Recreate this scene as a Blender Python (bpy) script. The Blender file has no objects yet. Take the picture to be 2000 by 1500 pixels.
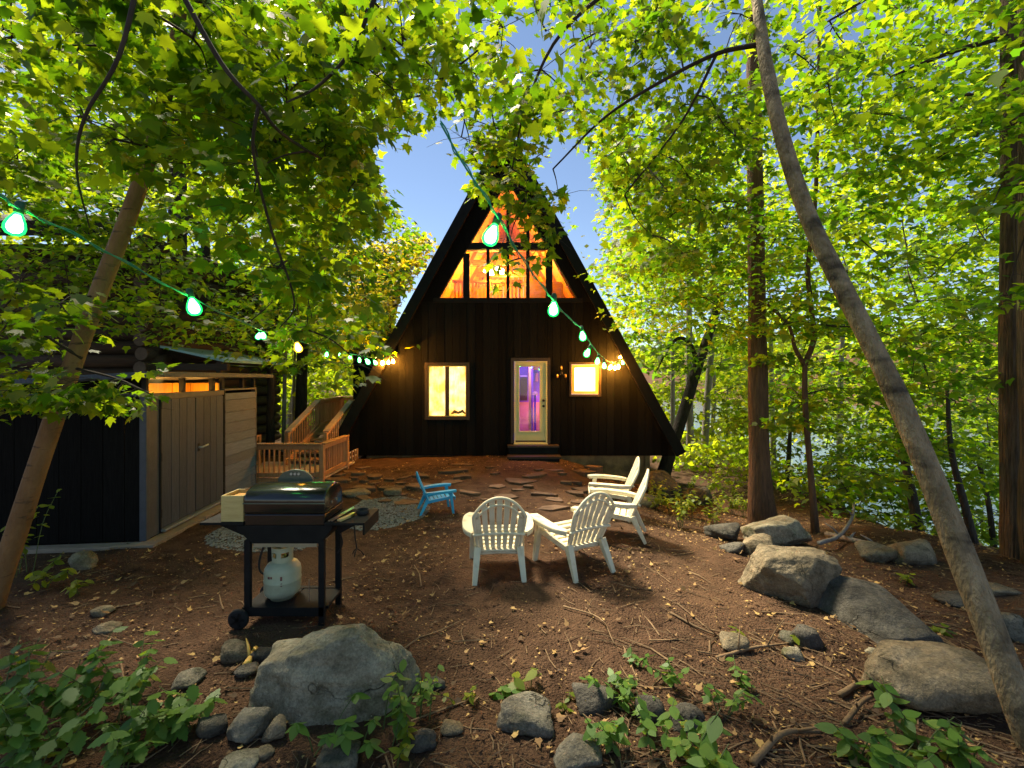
import bpy, bmesh, math, random
import numpy as np
from mathutils import Vector, Matrix

random.seed(7)
rng = np.random.default_rng(11)
scene = bpy.context.scene
C = scene.collection
R = math.radians

# ------------------------------------------------------------------ camera
CAMZ, FPX, HOR = 2.1, 889.0, 740.0       # eye height (m), focal length and horizon in photo pixels
cam = bpy.data.cameras.new('camera')
cam.lens, cam.sensor_width = 16.0, 36.0
cam.shift_y = -0.005
cam.clip_start, cam.clip_end = 0.05, 2000
cam_o = bpy.data.objects.new('camera', cam)
cam_o.location = (0, 0, CAMZ)
cam_o.rotation_euler = (R(90), 0, 0)
C.objects.link(cam_o)
scene.camera = cam_o

# ------------------------------------------------------------------ sky and sun
SUN_AZ, SUN_EL = -38.0, 56.0             # azimuth from +Y (negative is left), elevation
w = bpy.data.worlds.new('World')
scene.world = w
w.use_nodes = True
nt = w.node_tree
nt.nodes.clear()
sky = nt.nodes.new('ShaderNodeTexSky')
sky.sky_type = 'NISHITA'
sky.sun_disc = False
sky.sun_elevation = R(SUN_EL)
sky.sun_rotation = R(SUN_AZ)
sky.ozone_density = 0.5
sky.altitude = 1500
sky.air_density = 1.0
sky.dust_density = 0.1
bg = nt.nodes.new('ShaderNodeBackground')
bg.inputs['Strength'].default_value = 0.062
wo = nt.nodes.new('ShaderNodeOutputWorld')
nt.links.new(sky.outputs[0], bg.inputs[0])
nt.links.new(bg.outputs[0], wo.inputs[0])
sun = bpy.data.lights.new('sun', 'SUN')
sun.energy, sun.angle, sun.color = 5.0, R(14.0), (1.0, 0.90, 0.70)
sun_o = bpy.data.objects.new('sun', sun)
sd = Vector((math.sin(R(SUN_AZ)) * math.cos(R(SUN_EL)), math.cos(R(SUN_AZ)) * math.cos(R(SUN_EL)), math.sin(R(SUN_EL))))
sun_o.rotation_euler = sd.to_track_quat('Z', 'Y').to_euler()
sun_o.location = sd * 60
C.objects.link(sun_o)
vs = scene.view_settings
vs.view_transform, vs.look, vs.gamma, vs.exposure = 'Standard', 'None', 1.0, 1.56
vs.use_curve_mapping = False
vs.use_white_balance = True              # the photograph is balanced for warm evening light
vs.white_balance_temperature = 6700
scene.cycles.max_bounces = 8
scene.cycles.diffuse_bounces = 5
scene.cycles.transmission_bounces = 6
scene.cycles.transparent_max_bounces = 12
scene.cycles.sample_clamp_indirect = 6.0
scene.cycles.caustics_reflective = False
scene.cycles.caustics_refractive = False

# ------------------------------------------------------------------ measuring helpers
def ss(a, b, x):
    t = np.clip((np.asarray(x, float) - a) / (b - a), 0, 1)
    return t * t * (3 - 2 * t)

def _hash(ix, iy):
    n = (ix.astype(np.int64) * 374761393 + iy.astype(np.int64) * 668265263) & 0x7fffffff
    n = ((n ^ (n >> 13)) * 1274126177) & 0x7fffffff
    return (n ^ (n >> 16)) % 10007 / 10007.0

def vnoise(x, y):
    x = np.asarray(x, float); y = np.asarray(y, float)
    ix, iy = np.floor(x), np.floor(y)
    fx, fy = x - ix, y - iy
    fx, fy = fx * fx * (3 - 2 * fx), fy * fy * (3 - 2 * fy)
    a, b, c, d = _hash(ix, iy), _hash(ix + 1, iy), _hash(ix, iy + 1), _hash(ix + 1, iy + 1)
    return (a * (1 - fx) + b * fx) * (1 - fy) + (c * (1 - fx) + d * fx) * fy - 0.5

def gz(x, y):
    """height of the ground at x, y"""
    x = np.asarray(x, float); y = np.asarray(y, float)
    a = 0.12 + 0.8 * ss(5, 11, y)
    z = -a * ss(0.7, 4.4, x)
    z = z - 3.9 * ss(6.0, 17, x - 0.12 * (y - 8))
    z = z + 22 * ss(95, 260, x + 0.6 * np.maximum(y - 30, 0)) * ss(12, 60, x)
    z = z + 0.10 * ss(7.5, 11, y) * ss(5, 0, np.abs(x + 0.5))
    z = z + 5.0 * ss(40, 120, -x) + 6.0 * ss(60, 200, y) * ss(5, -30, x)
    rough = ss(2.6, 4.6, x) + ss(3.3, 2.3, y) + 0.25
    z = z + 0.10 * vnoise(x * 0.9 + 3, y * 0.9) * np.clip(rough, 0, 1.2)
    z = z + 0.035 * vnoise(x * 3.1, y * 3.1 + 9) + 0.014 * vnoise(x * 9, y * 9)
    return z

def gzf(x, y):
    return float(gz(x, y))

def PX(px, py, d):
    """photo pixel at distance d along the view axis -> place in the scene (m)"""
    return Vector(((px - 1000) / FPX * d, d, CAMZ - (py - HOR) / FPX * d))

def GP(px, py):
    """where the sight line of a photo pixel meets the ground"""
    d = np.arange(1.2, 60, 0.02)
    zr = CAMZ - (py - HOR) / FPX * d
    hit = np.nonzero(zr <= gz((px - 1000) / FPX * d, d))[0]
    dd = d[hit[0]] if len(hit) else 40.0
    x = (px - 1000) / FPX * dd
    return Vector((x, dd, gzf(x, dd)))

# ------------------------------------------------------------------ materials
MAT = {}
def _new(name):
    m = bpy.data.materials.new(name)
    m.use_nodes = True
    n = m.node_tree
    n.nodes.clear()
    out = n.nodes.new('ShaderNodeOutputMaterial')
    MAT[name] = m
    return m, n, out

def mat(name, c1, c2=None, rough=0.8, scale=4.0, bump=0.0, bscale=40.0, stretch=(1, 1, 1), spec=0.3, metal=0.0, rnd=0.0,
        c3=None, c3scale=1.0, c3lo=0.5, c3hi=0.65, detail=6.0, bdist=0.02, roty=0.0, c3st=None):
    m, n, out = _new(name)
    L = n.links.new
    b = n.nodes.new('ShaderNodeBsdfPrincipled')
    b.inputs['Roughness'].default_value = rough
    b.inputs['Metallic'].default_value = metal
    b.inputs['Specular IOR Level'].default_value = spec
    tc = n.nodes.new('ShaderNodeTexCoord')
    mp = n.nodes.new('ShaderNodeMapping')
    mp.inputs['Scale'].default_value = stretch
    mp.inputs['Rotation'].default_value = (0, R(roty), 0)
    oi = n.nodes.new('ShaderNodeObjectInfo')
    sh = n.nodes.new('ShaderNodeVectorMath'); sh.operation = 'SCALE'
    cx = n.nodes.new('ShaderNodeCombineXYZ')
    for i in range(3): L(oi.outputs['Random'], cx.inputs[i])
    L(cx.outputs[0], sh.inputs[0]); sh.inputs['Scale'].default_value = 17.0 if rnd else 0.0
    ad = n.nodes.new('ShaderNodeVectorMath'); ad.operation = 'ADD'
    L(tc.outputs['Object'], ad.inputs[0]); L(sh.outputs[0], ad.inputs[1])
    L(ad.outputs[0], mp.inputs['Vector'])
    no = n.nodes.new('ShaderNodeTexNoise')
    no.inputs['Scale'].default_value = scale
    no.inputs['Detail'].default_value = detail
    no.inputs['Roughness'].default_value = 0.62
    L(mp.outputs[0], no.inputs['Vector'])
    rp = n.nodes.new('ShaderNodeValToRGB')
    rp.color_ramp.elements[0].position, rp.color_ramp.elements[1].position = 0.32, 0.68
    rp.color_ramp.elements[0].color = (*c1, 1)
    rp.color_ramp.elements[1].color = (*(c2 or c1), 1)
    L(no.outputs['Fac'], rp.inputs[0])
    col = rp.outputs[0]
    if c3:
        n3 = n.nodes.new('ShaderNodeTexNoise')
        n3.inputs['Scale'].default_value = c3scale
        n3.inputs['Detail'].default_value = 8
        if c3st:
            m3 = n.nodes.new('ShaderNodeMapping')
            m3.inputs['Scale'].default_value = c3st; m3.inputs['Rotation'].default_value = (0, R(roty), 0)
            L(ad.outputs[0], m3.inputs['Vector']); L(m3.outputs[0], n3.inputs['Vector'])
        else: L(ad.outputs[0], n3.inputs['Vector'])
        r3 = n.nodes.new('ShaderNodeValToRGB')
        r3.color_ramp.elements[0].position, r3.color_ramp.elements[1].position = c3lo, c3hi
        L(n3.outputs['Fac'], r3.inputs[0])
        mx = n.nodes.new('ShaderNodeMix'); mx.data_type = 'RGBA'
        L(r3.outputs[0], mx.inputs[0]); L(col, mx.inputs[6]); mx.inputs[7].default_value = (*c3, 1)
        col = mx.outputs[2]
    if rnd:
        hs = n.nodes.new('ShaderNodeHueSaturation')
        mr = n.nodes.new('ShaderNodeMapRange')
        mr.inputs['To Min'].default_value, mr.inputs['To Max'].default_value = 1 - rnd, 1 + rnd
        L(oi.outputs['Random'], mr.inputs[0]); L(mr.outputs[0], hs.inputs['Value']); L(col, hs.inputs['Color'])
        col = hs.outputs[0]
    L(col, b.inputs['Base Color'])
    if bump:
        nb = n.nodes.new('ShaderNodeTexNoise')
        nb.inputs['Scale'].default_value = bscale
        nb.inputs['Detail'].default_value = 5
        L(mp.outputs[0], nb.inputs['Vector'])
        bu = n.nodes.new('ShaderNodeBump')
        bu.inputs['Strength'].default_value = bump
        bu.inputs['Distance'].default_value = bdist
        L(nb.outputs['Fac'], bu.inputs['Height'])
        L(bu.outputs[0], b.inputs['Normal'])
    L(b.outputs[0], out.inputs[0])
    return m

def leafmat(name, stops, tstops, trans=0.5, rough=0.45):
    """leaf: reflecting face plus light let through; colour varies from leaf to leaf"""
    m, n, out = _new(name)
    L = n.links.new
    ge = n.nodes.new('ShaderNodeNewGeometry')
    oi = n.nodes.new('ShaderNodeObjectInfo')
    a = n.nodes.new('ShaderNodeMath'); a.operation = 'ADD'
    L(ge.outputs['Random Per Island'], a.inputs[0]); L(oi.outputs['Random'], a.inputs[1])
    f = n.nodes.new('ShaderNodeMath'); f.operation = 'FRACT'
    L(a.outputs[0], f.inputs[0])
    def ramp(st):
        rp = n.nodes.new('ShaderNodeValToRGB')
        e = rp.color_ramp.elements
        while len(e) < len(st): e.new(0.5)
        for i, c in enumerate(st):
            e[i].position = i / (len(st) - 1); e[i].color = (*c, 1)
        L(f.outputs[0], rp.inputs[0])
        return rp
    b = n.nodes.new('ShaderNodeBsdfPrincipled')
    b.inputs['Roughness'].default_value = rough
    b.inputs['Specular IOR Level'].default_value = 0.25
    L(ramp(stops).outputs[0], b.inputs['Base Color'])
    t = n.nodes.new('ShaderNodeBsdfTranslucent')
    L(ramp(tstops).outputs[0], t.inputs['Color'])
    mx = n.nodes.new('ShaderNodeMixShader')
    mx.inputs[0].default_value = trans
    L(b.outputs[0], mx.inputs[1]); L(t.outputs[0], mx.inputs[2]); L(mx.outputs[0], out.inputs[0])
    return m

def emat(name, col, strength, mixcol=None):
    m, n, out = _new(name)
    e = n.nodes.new('ShaderNodeEmission')
    e.inputs[0].default_value = (*col, 1); e.inputs[1].default_value = strength
    n.links.new(e.outputs[0], out.inputs[0])
    return m

def glassmat(name, tint=(1, 1, 1), gl=0.07, emit=None, es=0):
    m, n, out = _new(name)
    L = n.links.new
    t = n.nodes.new('ShaderNodeBsdfTransparent'); t.inputs[0].default_value = (*tint, 1)
    g = n.nodes.new('ShaderNodeBsdfGlossy'); g.inputs['Roughness'].default_value = 0.03
    mx = n.nodes.new('ShaderNodeMixShader'); mx.inputs[0].default_value = gl
    L(t.outputs[0], mx.inputs[1]); L(g.outputs[0], mx.inputs[2])
    o = mx.outputs[0]
    if emit:
        e = n.nodes.new('ShaderNodeEmission'); e.inputs[0].default_value = (*emit, 1); e.inputs[1].default_value = es
        a = n.nodes.new('ShaderNodeAddShader'); L(o, a.inputs[0]); L(e.outputs[0], a.inputs[1]); o = a.outputs[0]
    L(o, out.inputs[0])
    return m

def clothmat(name, c1, c2, emit, es, scale=3.0):
    """curtain or blind with the room's light behind it"""
    m, n, out = _new(name)
    L = n.links.new
    tc = n.nodes.new('ShaderNodeTexCoord')
    no = n.nodes.new('ShaderNodeTexNoise'); no.inputs['Scale'].default_value = scale; no.inputs['Detail'].default_value = 4
    L(tc.outputs['Object'], no.inputs['Vector'])
    rp = n.nodes.new('ShaderNodeValToRGB')
    rp.color_ramp.elements[0].position, rp.color_ramp.elements[1].position = 0.35, 0.65
    rp.color_ramp.elements[0].color = (*c1, 1); rp.color_ramp.elements[1].color = (*c2, 1)
    L(no.outputs['Fac'], rp.inputs[0])
    d = n.nodes.new('ShaderNodeBsdfDiffuse'); L(rp.outputs[0], d.inputs[0])
    t = n.nodes.new('ShaderNodeBsdfTranslucent'); L(rp.outputs[0], t.inputs[0])
    mx = n.nodes.new('ShaderNodeMixShader'); mx.inputs[0].default_value = 0.5
    L(d.outputs[0], mx.inputs[1]); L(t.outputs[0], mx.inputs[2])
    e = n.nodes.new('ShaderNodeEmission'); e.inputs[1].default_value = es  # the cloth itself glows, no lamp stands behind it
    mc = n.nodes.new('ShaderNodeMix'); mc.data_type = 'RGBA'; mc.blend_type = 'MULTIPLY'; mc.inputs[0].default_value = 1
    L(rp.outputs[0], mc.inputs[6]); mc.inputs[7].default_value = (*emit, 1)
    L(mc.outputs[2], e.inputs[0])
    a = n.nodes.new('ShaderNodeAddShader'); L(mx.outputs[0], a.inputs[0]); L(e.outputs[0], a.inputs[1])
    L(a.outputs[0], out.inputs[0])
    return m

mat('soil', (0.042, 0.023, 0.0140), (0.125, 0.070, 0.041), 0.95, 5.0, 1.0, 55, c3=(0.135, 0.076, 0.043), c3scale=0.7, c3lo=0.44, c3hi=0.68, spec=0.1, bdist=0.06, detail=10)
mat('black_siding', (0.0038, 0.0040, 0.0039), (0.0075, 0.0077, 0.0074), 0.85, 5, 0.7, 14, (12, 12, 0.7), 0.06, rnd=0.4)
mat('black_paint', (0.0045, 0.0043, 0.004), (0.009, 0.0085, 0.0075), 0.75, 6, 0.2, 60, spec=0.15)
mat('brown_trim', (0.030, 0.020, 0.012), (0.05, 0.032, 0.018), 0.6, 6, 0.3, 20, (4, 4, 1))
mat('soffit_wood', (0.022, 0.012, 0.007), (0.045, 0.024, 0.013), 0.75, 6, 0.4, 20, (8, 1, 1), rnd=0.2, spec=0.15)
mat('roof_shingle', (0.010, 0.010, 0.010), (0.025, 0.024, 0.022), 0.9, 12, 0.6, 60, spec=0.1)
mat('cream_paint', (0.56, 0.50, 0.22), (0.64, 0.58, 0.28), 0.5, 3)
mat('amber_wood', (0.62, 0.38, 0.08), (0.74, 0.48, 0.12), 0.5, 6, 0.2, 20, (1, 1, 0.3))  # lightened so the inner frames carry the glow of the window
mat('pine', (0.48, 0.20, 0.018), (0.66, 0.32, 0.035), 0.55, 5, 0.2, 20, (8, 8, 0.6), rnd=0.14)
mat('pine_dark', (0.30, 0.13, 0.035), (0.42, 0.20, 0.06), 0.55, 5, 0.2, 20, (1, 6, 6), rnd=0.1)
mat('foundation', (0.22, 0.14, 0.055), (0.34, 0.22, 0.09), 0.9, 6, 0.7, 25, c3=(0.13, 0.085, 0.04), c3scale=2.2)
mat('deck_wood', (0.33, 0.155, 0.065), (0.50, 0.26, 0.12), 0.7, 6, 0.4, 18, (9, 9, 0.8), rnd=0.18)
mat('deck_grey', (0.30, 0.21, 0.15), (0.42, 0.32, 0.24), 0.75, 6, 0.4, 18, (1, 9, 9), rnd=0.15)
mat('shed_resin', (0.030, 0.040, 0.058), (0.052, 0.068, 0.096), 0.6, 7, 0.4, 26, (9, 9, 0.6), rnd=0.16)
mat('shed_siding', (0.062, 0.086, 0.128), (0.105, 0.142, 0.205), 0.6, 7, 0.35, 26, (9, 0.6, 9), rnd=0.25)
mat('shed_frame', (0.046, 0.052, 0.064), (0.064, 0.072, 0.088), 0.55, 6, 0.15, 60)
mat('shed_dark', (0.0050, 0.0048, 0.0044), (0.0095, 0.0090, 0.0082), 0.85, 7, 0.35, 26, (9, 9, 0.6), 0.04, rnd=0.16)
mat('grey_metal', (0.28, 0.33, 0.40), (0.36, 0.42, 0.5), 0.35, 6, metal=0.6)
mat('plank_grey', (0.20, 0.155, 0.115), (0.32, 0.26, 0.20), 0.85, 6, 0.5, 20, (1, 9, 9), rnd=0.2)
mat('grill_enamel', (0.008, 0.008, 0.008), (0.013, 0.013, 0.012), 0.16, 4, 0.03, 30, spec=0.6)
mat('grill_paint', (0.007, 0.007, 0.0068), (0.013, 0.013, 0.0125), 0.75, 6, 0.1, 80, spec=0.15)
mat('handle_plate', (0.10, 0.10, 0.075), (0.16, 0.15, 0.11), 0.35, 6, metal=0.3)
mat('steel', (0.45, 0.45, 0.43), (0.6, 0.6, 0.57), 0.3, 6, metal=0.9)
mat('tank_paint', (0.33, 0.36, 0.24), (0.43, 0.46, 0.32), 0.4, 5, 0.1, 30, c3=(0.20, 0.21, 0.15), c3scale=3.0, c3lo=0.56, c3hi=0.72)
mat('tank_label', (0.05, 0.05, 0.05), (0.3, 0.08, 0.06), 0.5, 60)
mat('box_wood', (0.42, 0.31, 0.12), (0.55, 0.42, 0.18), 0.7, 5, 0.2, 30, (1, 1, 5))
mat('rubber', (0.012, 0.012, 0.012), (0.02, 0.02, 0.02), 0.8, 8)
mat('white_plastic', (0.62, 0.55, 0.38), (0.72, 0.66, 0.49), 0.5, 3, 0.05, 60, c3=(0.42, 0.33, 0.19), c3scale=7, c3lo=0.56, c3hi=0.78)
mat('blue_plastic', (0.02, 0.33, 0.60), (0.035, 0.40, 0.70), 0.45, 3)
def rockmat(name, c1, c2, lichen, lo=.52):
    m, n, out = _new(name)
    L = n.links.new
    b = n.nodes.new('ShaderNodeBsdfPrincipled'); b.inputs['Roughness'].default_value = .92; b.inputs['Specular IOR Level'].default_value = .2
    tc = n.nodes.new('ShaderNodeTexCoord'); oi = n.nodes.new('ShaderNodeObjectInfo')
    cx = n.nodes.new('ShaderNodeCombineXYZ'); 
    for i in range(3): L(oi.outputs['Random'], cx.inputs[i])
    sc = n.nodes.new('ShaderNodeVectorMath'); sc.operation = 'MULTIPLY_ADD'; sc.inputs[1].default_value = (23, 31, 17)
    L(cx.outputs[0], sc.inputs[0]); L(tc.outputs['Object'], sc.inputs[2])
    def noise(s_, det, ro=.65):
        q = n.nodes.new('ShaderNodeTexNoise'); q.inputs['Scale'].default_value = s_; q.inputs['Detail'].default_value = det; q.inputs['Roughness'].default_value = ro
        L(sc.outputs[0], q.inputs['Vector']); return q.outputs['Fac']
    def ramp(src, a, c, ca, cb):
        r = n.nodes.new('ShaderNodeValToRGB'); e = r.color_ramp.elements
        e[0].position, e[1].position = a, c; e[0].color = (*ca, 1); e[1].color = (*cb, 1); L(src, r.inputs[0]); return r.outputs[0]
    def mix(f, a, c, mode='MIX'):
        x = n.nodes.new('ShaderNodeMix'); x.data_type = 'RGBA'; x.blend_type = mode
        if isinstance(f, float): x.inputs[0].default_value = f
        else: L(f, x.inputs[0])
        L(a, x.inputs[6])
        if isinstance(c, tuple): x.inputs[7].default_value = (*c, 1)
        else: L(c, x.inputs[7])
        return x.outputs[2]
    col = ramp(noise(4.5, 12, .7), .36, .64, c1, c2)
    col = mix(ramp(noise(3.2, 9), lo, lo + .14, (0, 0, 0), (1, 1, 1)), col, lichen)
    col = mix(1.0, col, ramp(noise(70, 4), .36, .60, (.72, .72, .72), (1.1, 1.1, 1.1)), 'MULTIPLY')
    col = mix(ramp(noise(26, 5), .66, .70, (0, 0, 0), (.5, .5, .5)), col, tuple(min(1, q * 1.6) for q in c2))
    wp = n.nodes.new('ShaderNodeTexNoise'); wp.inputs['Scale'].default_value = 3.0; wp.inputs['Detail'].default_value = 5
    L(sc.outputs[0], wp.inputs['Vector'])
    wa = n.nodes.new('ShaderNodeVectorMath'); wa.operation = 'MULTIPLY_ADD'; wa.inputs[1].default_value = (.55, .55, .55)
    L(wp.outputs['Color'], wa.inputs[0]); L(sc.outputs[0], wa.inputs[2])
    vo = n.nodes.new('ShaderNodeTexVoronoi'); vo.feature = 'DISTANCE_TO_EDGE'; vo.inputs['Scale'].default_value = 1.5; L(wa.outputs[0], vo.inputs['Vector'])
    crack = mix(ramp(noise(2.4, 3), .42, .56, (0, 0, 0), (1, 1, 1)), ramp(vo.outputs['Distance'], .0, .009, (.45, .45, .42), (1, 1, 1)), (1, 1, 1))
    col = mix(1.0, col, crack, 'MULTIPLY')
    L(col, b.inputs['Base Color'])
    b1 = n.nodes.new('ShaderNodeBump'); b1.inputs['Strength'].default_value = 1; b1.inputs['Distance'].default_value = .07; L(noise(8, 12, .6), b1.inputs['Height'])
    b2 = n.nodes.new('ShaderNodeBump'); b2.inputs['Strength'].default_value = .8; b2.inputs['Distance'].default_value = .012; L(noise(60, 6), b2.inputs['Height'])
    b3 = n.nodes.new('ShaderNodeBump'); b3.inputs['Strength'].default_value = 1; b3.inputs['Distance'].default_value = .02; L(crack, b3.inputs['Height'])
    L(b1.outputs[0], b2.inputs['Normal']); L(b2.outputs[0], b3.inputs['Normal']); L(b3.outputs[0], b.inputs['Normal']); L(b.outputs[0], out.inputs[0])
rockmat('rock_grey', (0.085, 0.075, 0.054), (0.23, 0.205, 0.155), (0.06, 0.062, 0.035))
rockmat('rock_pale', (0.15, 0.128, 0.082), (0.39, 0.34, 0.235), (0.085, 0.082, 0.038), .52)
rockmat('rock_slate', (0.045, 0.040, 0.032), (0.13, 0.117, 0.094), (0.14, 0.12, 0.085), .6)
rockmat('rock_tan', (0.13, 0.102, 0.062), (0.30, 0.24, 0.155), (0.07, 0.058, 0.036))
mat('flagstone', (0.085, 0.050, 0.029), (0.17, 0.102, 0.060), 0.9, 5, 0.8, 18, rnd=0.25, c3=(0.07, 0.04, 0.022), c3scale=5)
mat('pebble', (0.12, 0.11, 0.095), (0.28, 0.265, 0.235), 0.85, 14, 0.3, 40)
mat('bark_smooth', (0.125, 0.068, 0.027), (0.22, 0.125, 0.052), 0.8, 4, 0.8, 26, (1.5, 1.5, 0.6), c3=(0.05, 0.03, 0.016), c3scale=6, c3lo=0.60, c3hi=0.70, roty=18, c3st=(1, 1, 4), detail=9)
mat('bark_birch', (0.135, 0.098, 0.052), (0.36, 0.275, 0.160), 0.85, 3.2, 1.0, 15, (3.2, 3.2, 1.3), c3=(0.06, 0.046, 0.028), c3scale=3.2, c3lo=0.50, c3hi=0.66, bdist=0.05, roty=-20, c3st=(1, 1, 2.2), detail=12)
mat('bark_brown', (0.075, 0.040, 0.022), (0.16, 0.085, 0.045), 0.9, 5, 1.0, 8, (5, 5, 0.7), bdist=0.05)
mat('bark_ridged', (0.055, 0.036, 0.022), (0.20, 0.135, 0.085), 0.9, 5, 1.0, 6, (7, 7, 0.5), bdist=0.12)
mat('bark_dark', (0.022, 0.017, 0.013), (0.055, 0.043, 0.034), 0.9, 5, 0.9, 8, (5, 5, 0.8), bdist=0.05)
mat('bark_grey', (0.16, 0.14, 0.125), (0.32, 0.28, 0.25), 0.9, 5, 0.8, 9, (4, 4, 0.8), bdist=0.04)
mat('twig', (0.020, 0.014, 0.010), (0.045, 0.030, 0.020), 0.9, 6)
mat('stem_green', (0.06, 0.09, 0.025), (0.09, 0.12, 0.03), 0.6, 6)
mat('dry_wood', (0.10, 0.062, 0.032), (0.21, 0.135, 0.07), 0.85, 5, 0.5, 20, rnd=0.3)
mat('log_wall', (0.030, 0.020, 0.014), (0.055, 0.036, 0.024), 0.8, 5, 0.6, 12, (0.6, 6, 6), rnd=0.2)
mat('log_end', (0.06, 0.042, 0.028), (0.10, 0.072, 0.048), 0.8, 9)
mat('teal_roof', (0.18, 0.34, 0.36), (0.26, 0.42, 0.44), 0.5, 5)
mat('grey_roof', (0.03, 0.03, 0.03), (0.055, 0.054, 0.052), 0.8, 6)
mat('cable_green', (0.02, 0.22, 0.14), (0.03, 0.28, 0.18), 0.5, 5)
mat('socket_green', (0.008, 0.06, 0.03), (0.012, 0.08, 0.04), 0.5, 5)
mat('brass', (0.45, 0.30, 0.08), (0.6, 0.42, 0.12), 0.3, 6, metal=0.9)
mat('purple_wall', (0.18, 0.07, 0.42), (0.26, 0.10, 0.5), 0.6, 4)
mat('salmon_wall', (0.62, 0.30, 0.22), (0.7, 0.36, 0.28), 0.6, 4)
mat('yellow_paint', (0.7, 0.56, 0.12), (0.75, 0.6, 0.15), 0.6, 4)
mat('blue_floor', (0.14, 0.10, 0.5), (0.2, 0.14, 0.6), 0.5, 4)
mat('pale_paint', (0.62, 0.64, 0.68), (0.72, 0.74, 0.78), 0.5, 4)
mat('grass_bank', (0.16, 0.19, 0.03), (0.30, 0.30, 0.06), 0.9, 3, 0.6, 40)

leafmat('leaf_shaded', [(0.024, 0.056, 0.004), (0.038, 0.076, 0.006), (0.070, 0.105, 0.008), (0.030, 0.066, 0.005)],
        [(0.10, 0.25, 0.005), (0.18, 0.36, 0.007), (0.48, 0.58, 0.011), (0.13, 0.29, 0.005)], 0.56)  # darker leaf copy: the near crowns' shade is put into its colours
leafmat('leaf_mid', [(0.030, 0.070, 0.006), (0.055, 0.100, 0.008), (0.100, 0.135, 0.010), (0.038, 0.084, 0.006)],
        [(0.12, 0.32, 0.008), (0.24, 0.45, 0.010), (0.54, 0.64, 0.013), (0.16, 0.37, 0.008)], 0.60)
leafmat('leaf_gold', [(0.10, 0.11, 0.010), (0.15, 0.13, 0.010), (0.20, 0.13, 0.010)],
        [(0.60, 0.58, 0.016), (0.74, 0.60, 0.016), (0.80, 0.50, 0.015)], 0.55)
leafmat('leaf_far', [(0.06, 0.10, 0.010), (0.11, 0.14, 0.012), (0.16, 0.17, 0.012)],
        [(0.32, 0.52, 0.014), (0.48, 0.60, 0.016), (0.70, 0.70, 0.022)], 0.66)
leafmat('leaf_plant', [(0.058, 0.135, 0.024), (0.090, 0.185, 0.032), (0.125, 0.225, 0.034), (0.085, 0.16, 0.042)],
        [(0.20, 0.36, 0.03), (0.26, 0.44, 0.03), (0.34, 0.50, 0.03), (0.24, 0.40, 0.04)], 0.40)
leafmat('leaf_weed', [(0.08, 0.13, 0.012), (0.12, 0.17, 0.014), (0.16, 0.20, 0.016)],
        [(0.44, 0.56, 0.03), (0.54, 0.62, 0.03), (0.62, 0.64, 0.03)], 0.45)
leafmat('leaf_dry', [(0.10, 0.055, 0.024), (0.20, 0.112, 0.045), (0.36, 0.215, 0.085), (0.46, 0.30, 0.10), (0.15, 0.088, 0.04), (0.05, 0.03, 0.017)],
        [(0.2, 0.1, 0.03)] * 2, 0.15, 0.7)
glassmat('window_glass')
glassmat('door_glass', (0.95, 0.92, 1.0))
emat('bulb_white', (0.30, 1.0, 0.42), 26.0)
emat('bulb_warm', (1.0, 0.50, 0.10), 800.0)
emat('bulb_amber', (1.0, 0.50, 0.08), 26.0)
emat('lamp_glow', (1.0, 0.72, 0.32), 22.0)
glassmat('bulb_shell_green', (0.25, 0.95, 0.40), 0.04, (0.0, 1.0, 0.16), 0.6)  # shell emission stands in for the halo round a lit bulb
glassmat('bulb_shell_warm', (1.0, 0.75, 0.4), 0.05, (1.0, 0.45, 0.03), 1.0)
clothmat('curtain', (0.62, 0.42, 0.10), (0.97, 0.92, 0.66), (1.0, 0.82, 0.42), 0.85, 3.5)
clothmat('blind', (0.92, 0.93, 0.97), (0.96, 0.96, 0.98), (0.82, 0.86, 1.0), 0.62, 2)

def watermat():
    m, n, out = _new('water')
    L = n.links.new
    b = n.nodes.new('ShaderNodeBsdfPrincipled')
    b.inputs['Base Color'].default_value = (0.10, 0.15, 0.20, 1)
    b.inputs['Roughness'].default_value = 0.12
    b.inputs['Specular IOR Level'].default_value = 0.8
    no = n.nodes.new('ShaderNodeTexNoise'); no.inputs['Scale'].default_value = 2.2; no.inputs['Detail'].default_value = 4
    tc = n.nodes.new('ShaderNodeTexCoord'); L(tc.outputs['Object'], no.inputs['Vector'])
    bu = n.nodes.new('ShaderNodeBump'); bu.inputs['Strength'].default_value = 0.35; bu.inputs['Distance'].default_value = 0.1
    L(no.outputs['Fac'], bu.inputs['Height']); L(bu.outputs[0], b.inputs['Normal']); L(b.outputs[0], out.inputs[0])
watermat()

# ------------------------------------------------------------------ mesh helpers
def tag(o, label=None, cat=None, group=None, kind=None):
    if label: o['label'] = label
    if cat: o['category'] = cat
    if group: o['group'] = group
    if kind: o['kind'] = kind
    return o

def thing(name, label, cat, loc=(0, 0, 0), group=None):
    o = bpy.data.objects.new(name, None)
    o.empty_display_size = 0.1
    o.location = loc
    C.objects.link(o)
    return tag(o, label, cat, group)

def origin(parent):
    while parent is not None and parent.parent is not None: parent = parent.parent
    return Vector(parent.location) if parent is not None else Vector((0, 0, 0))

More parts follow.
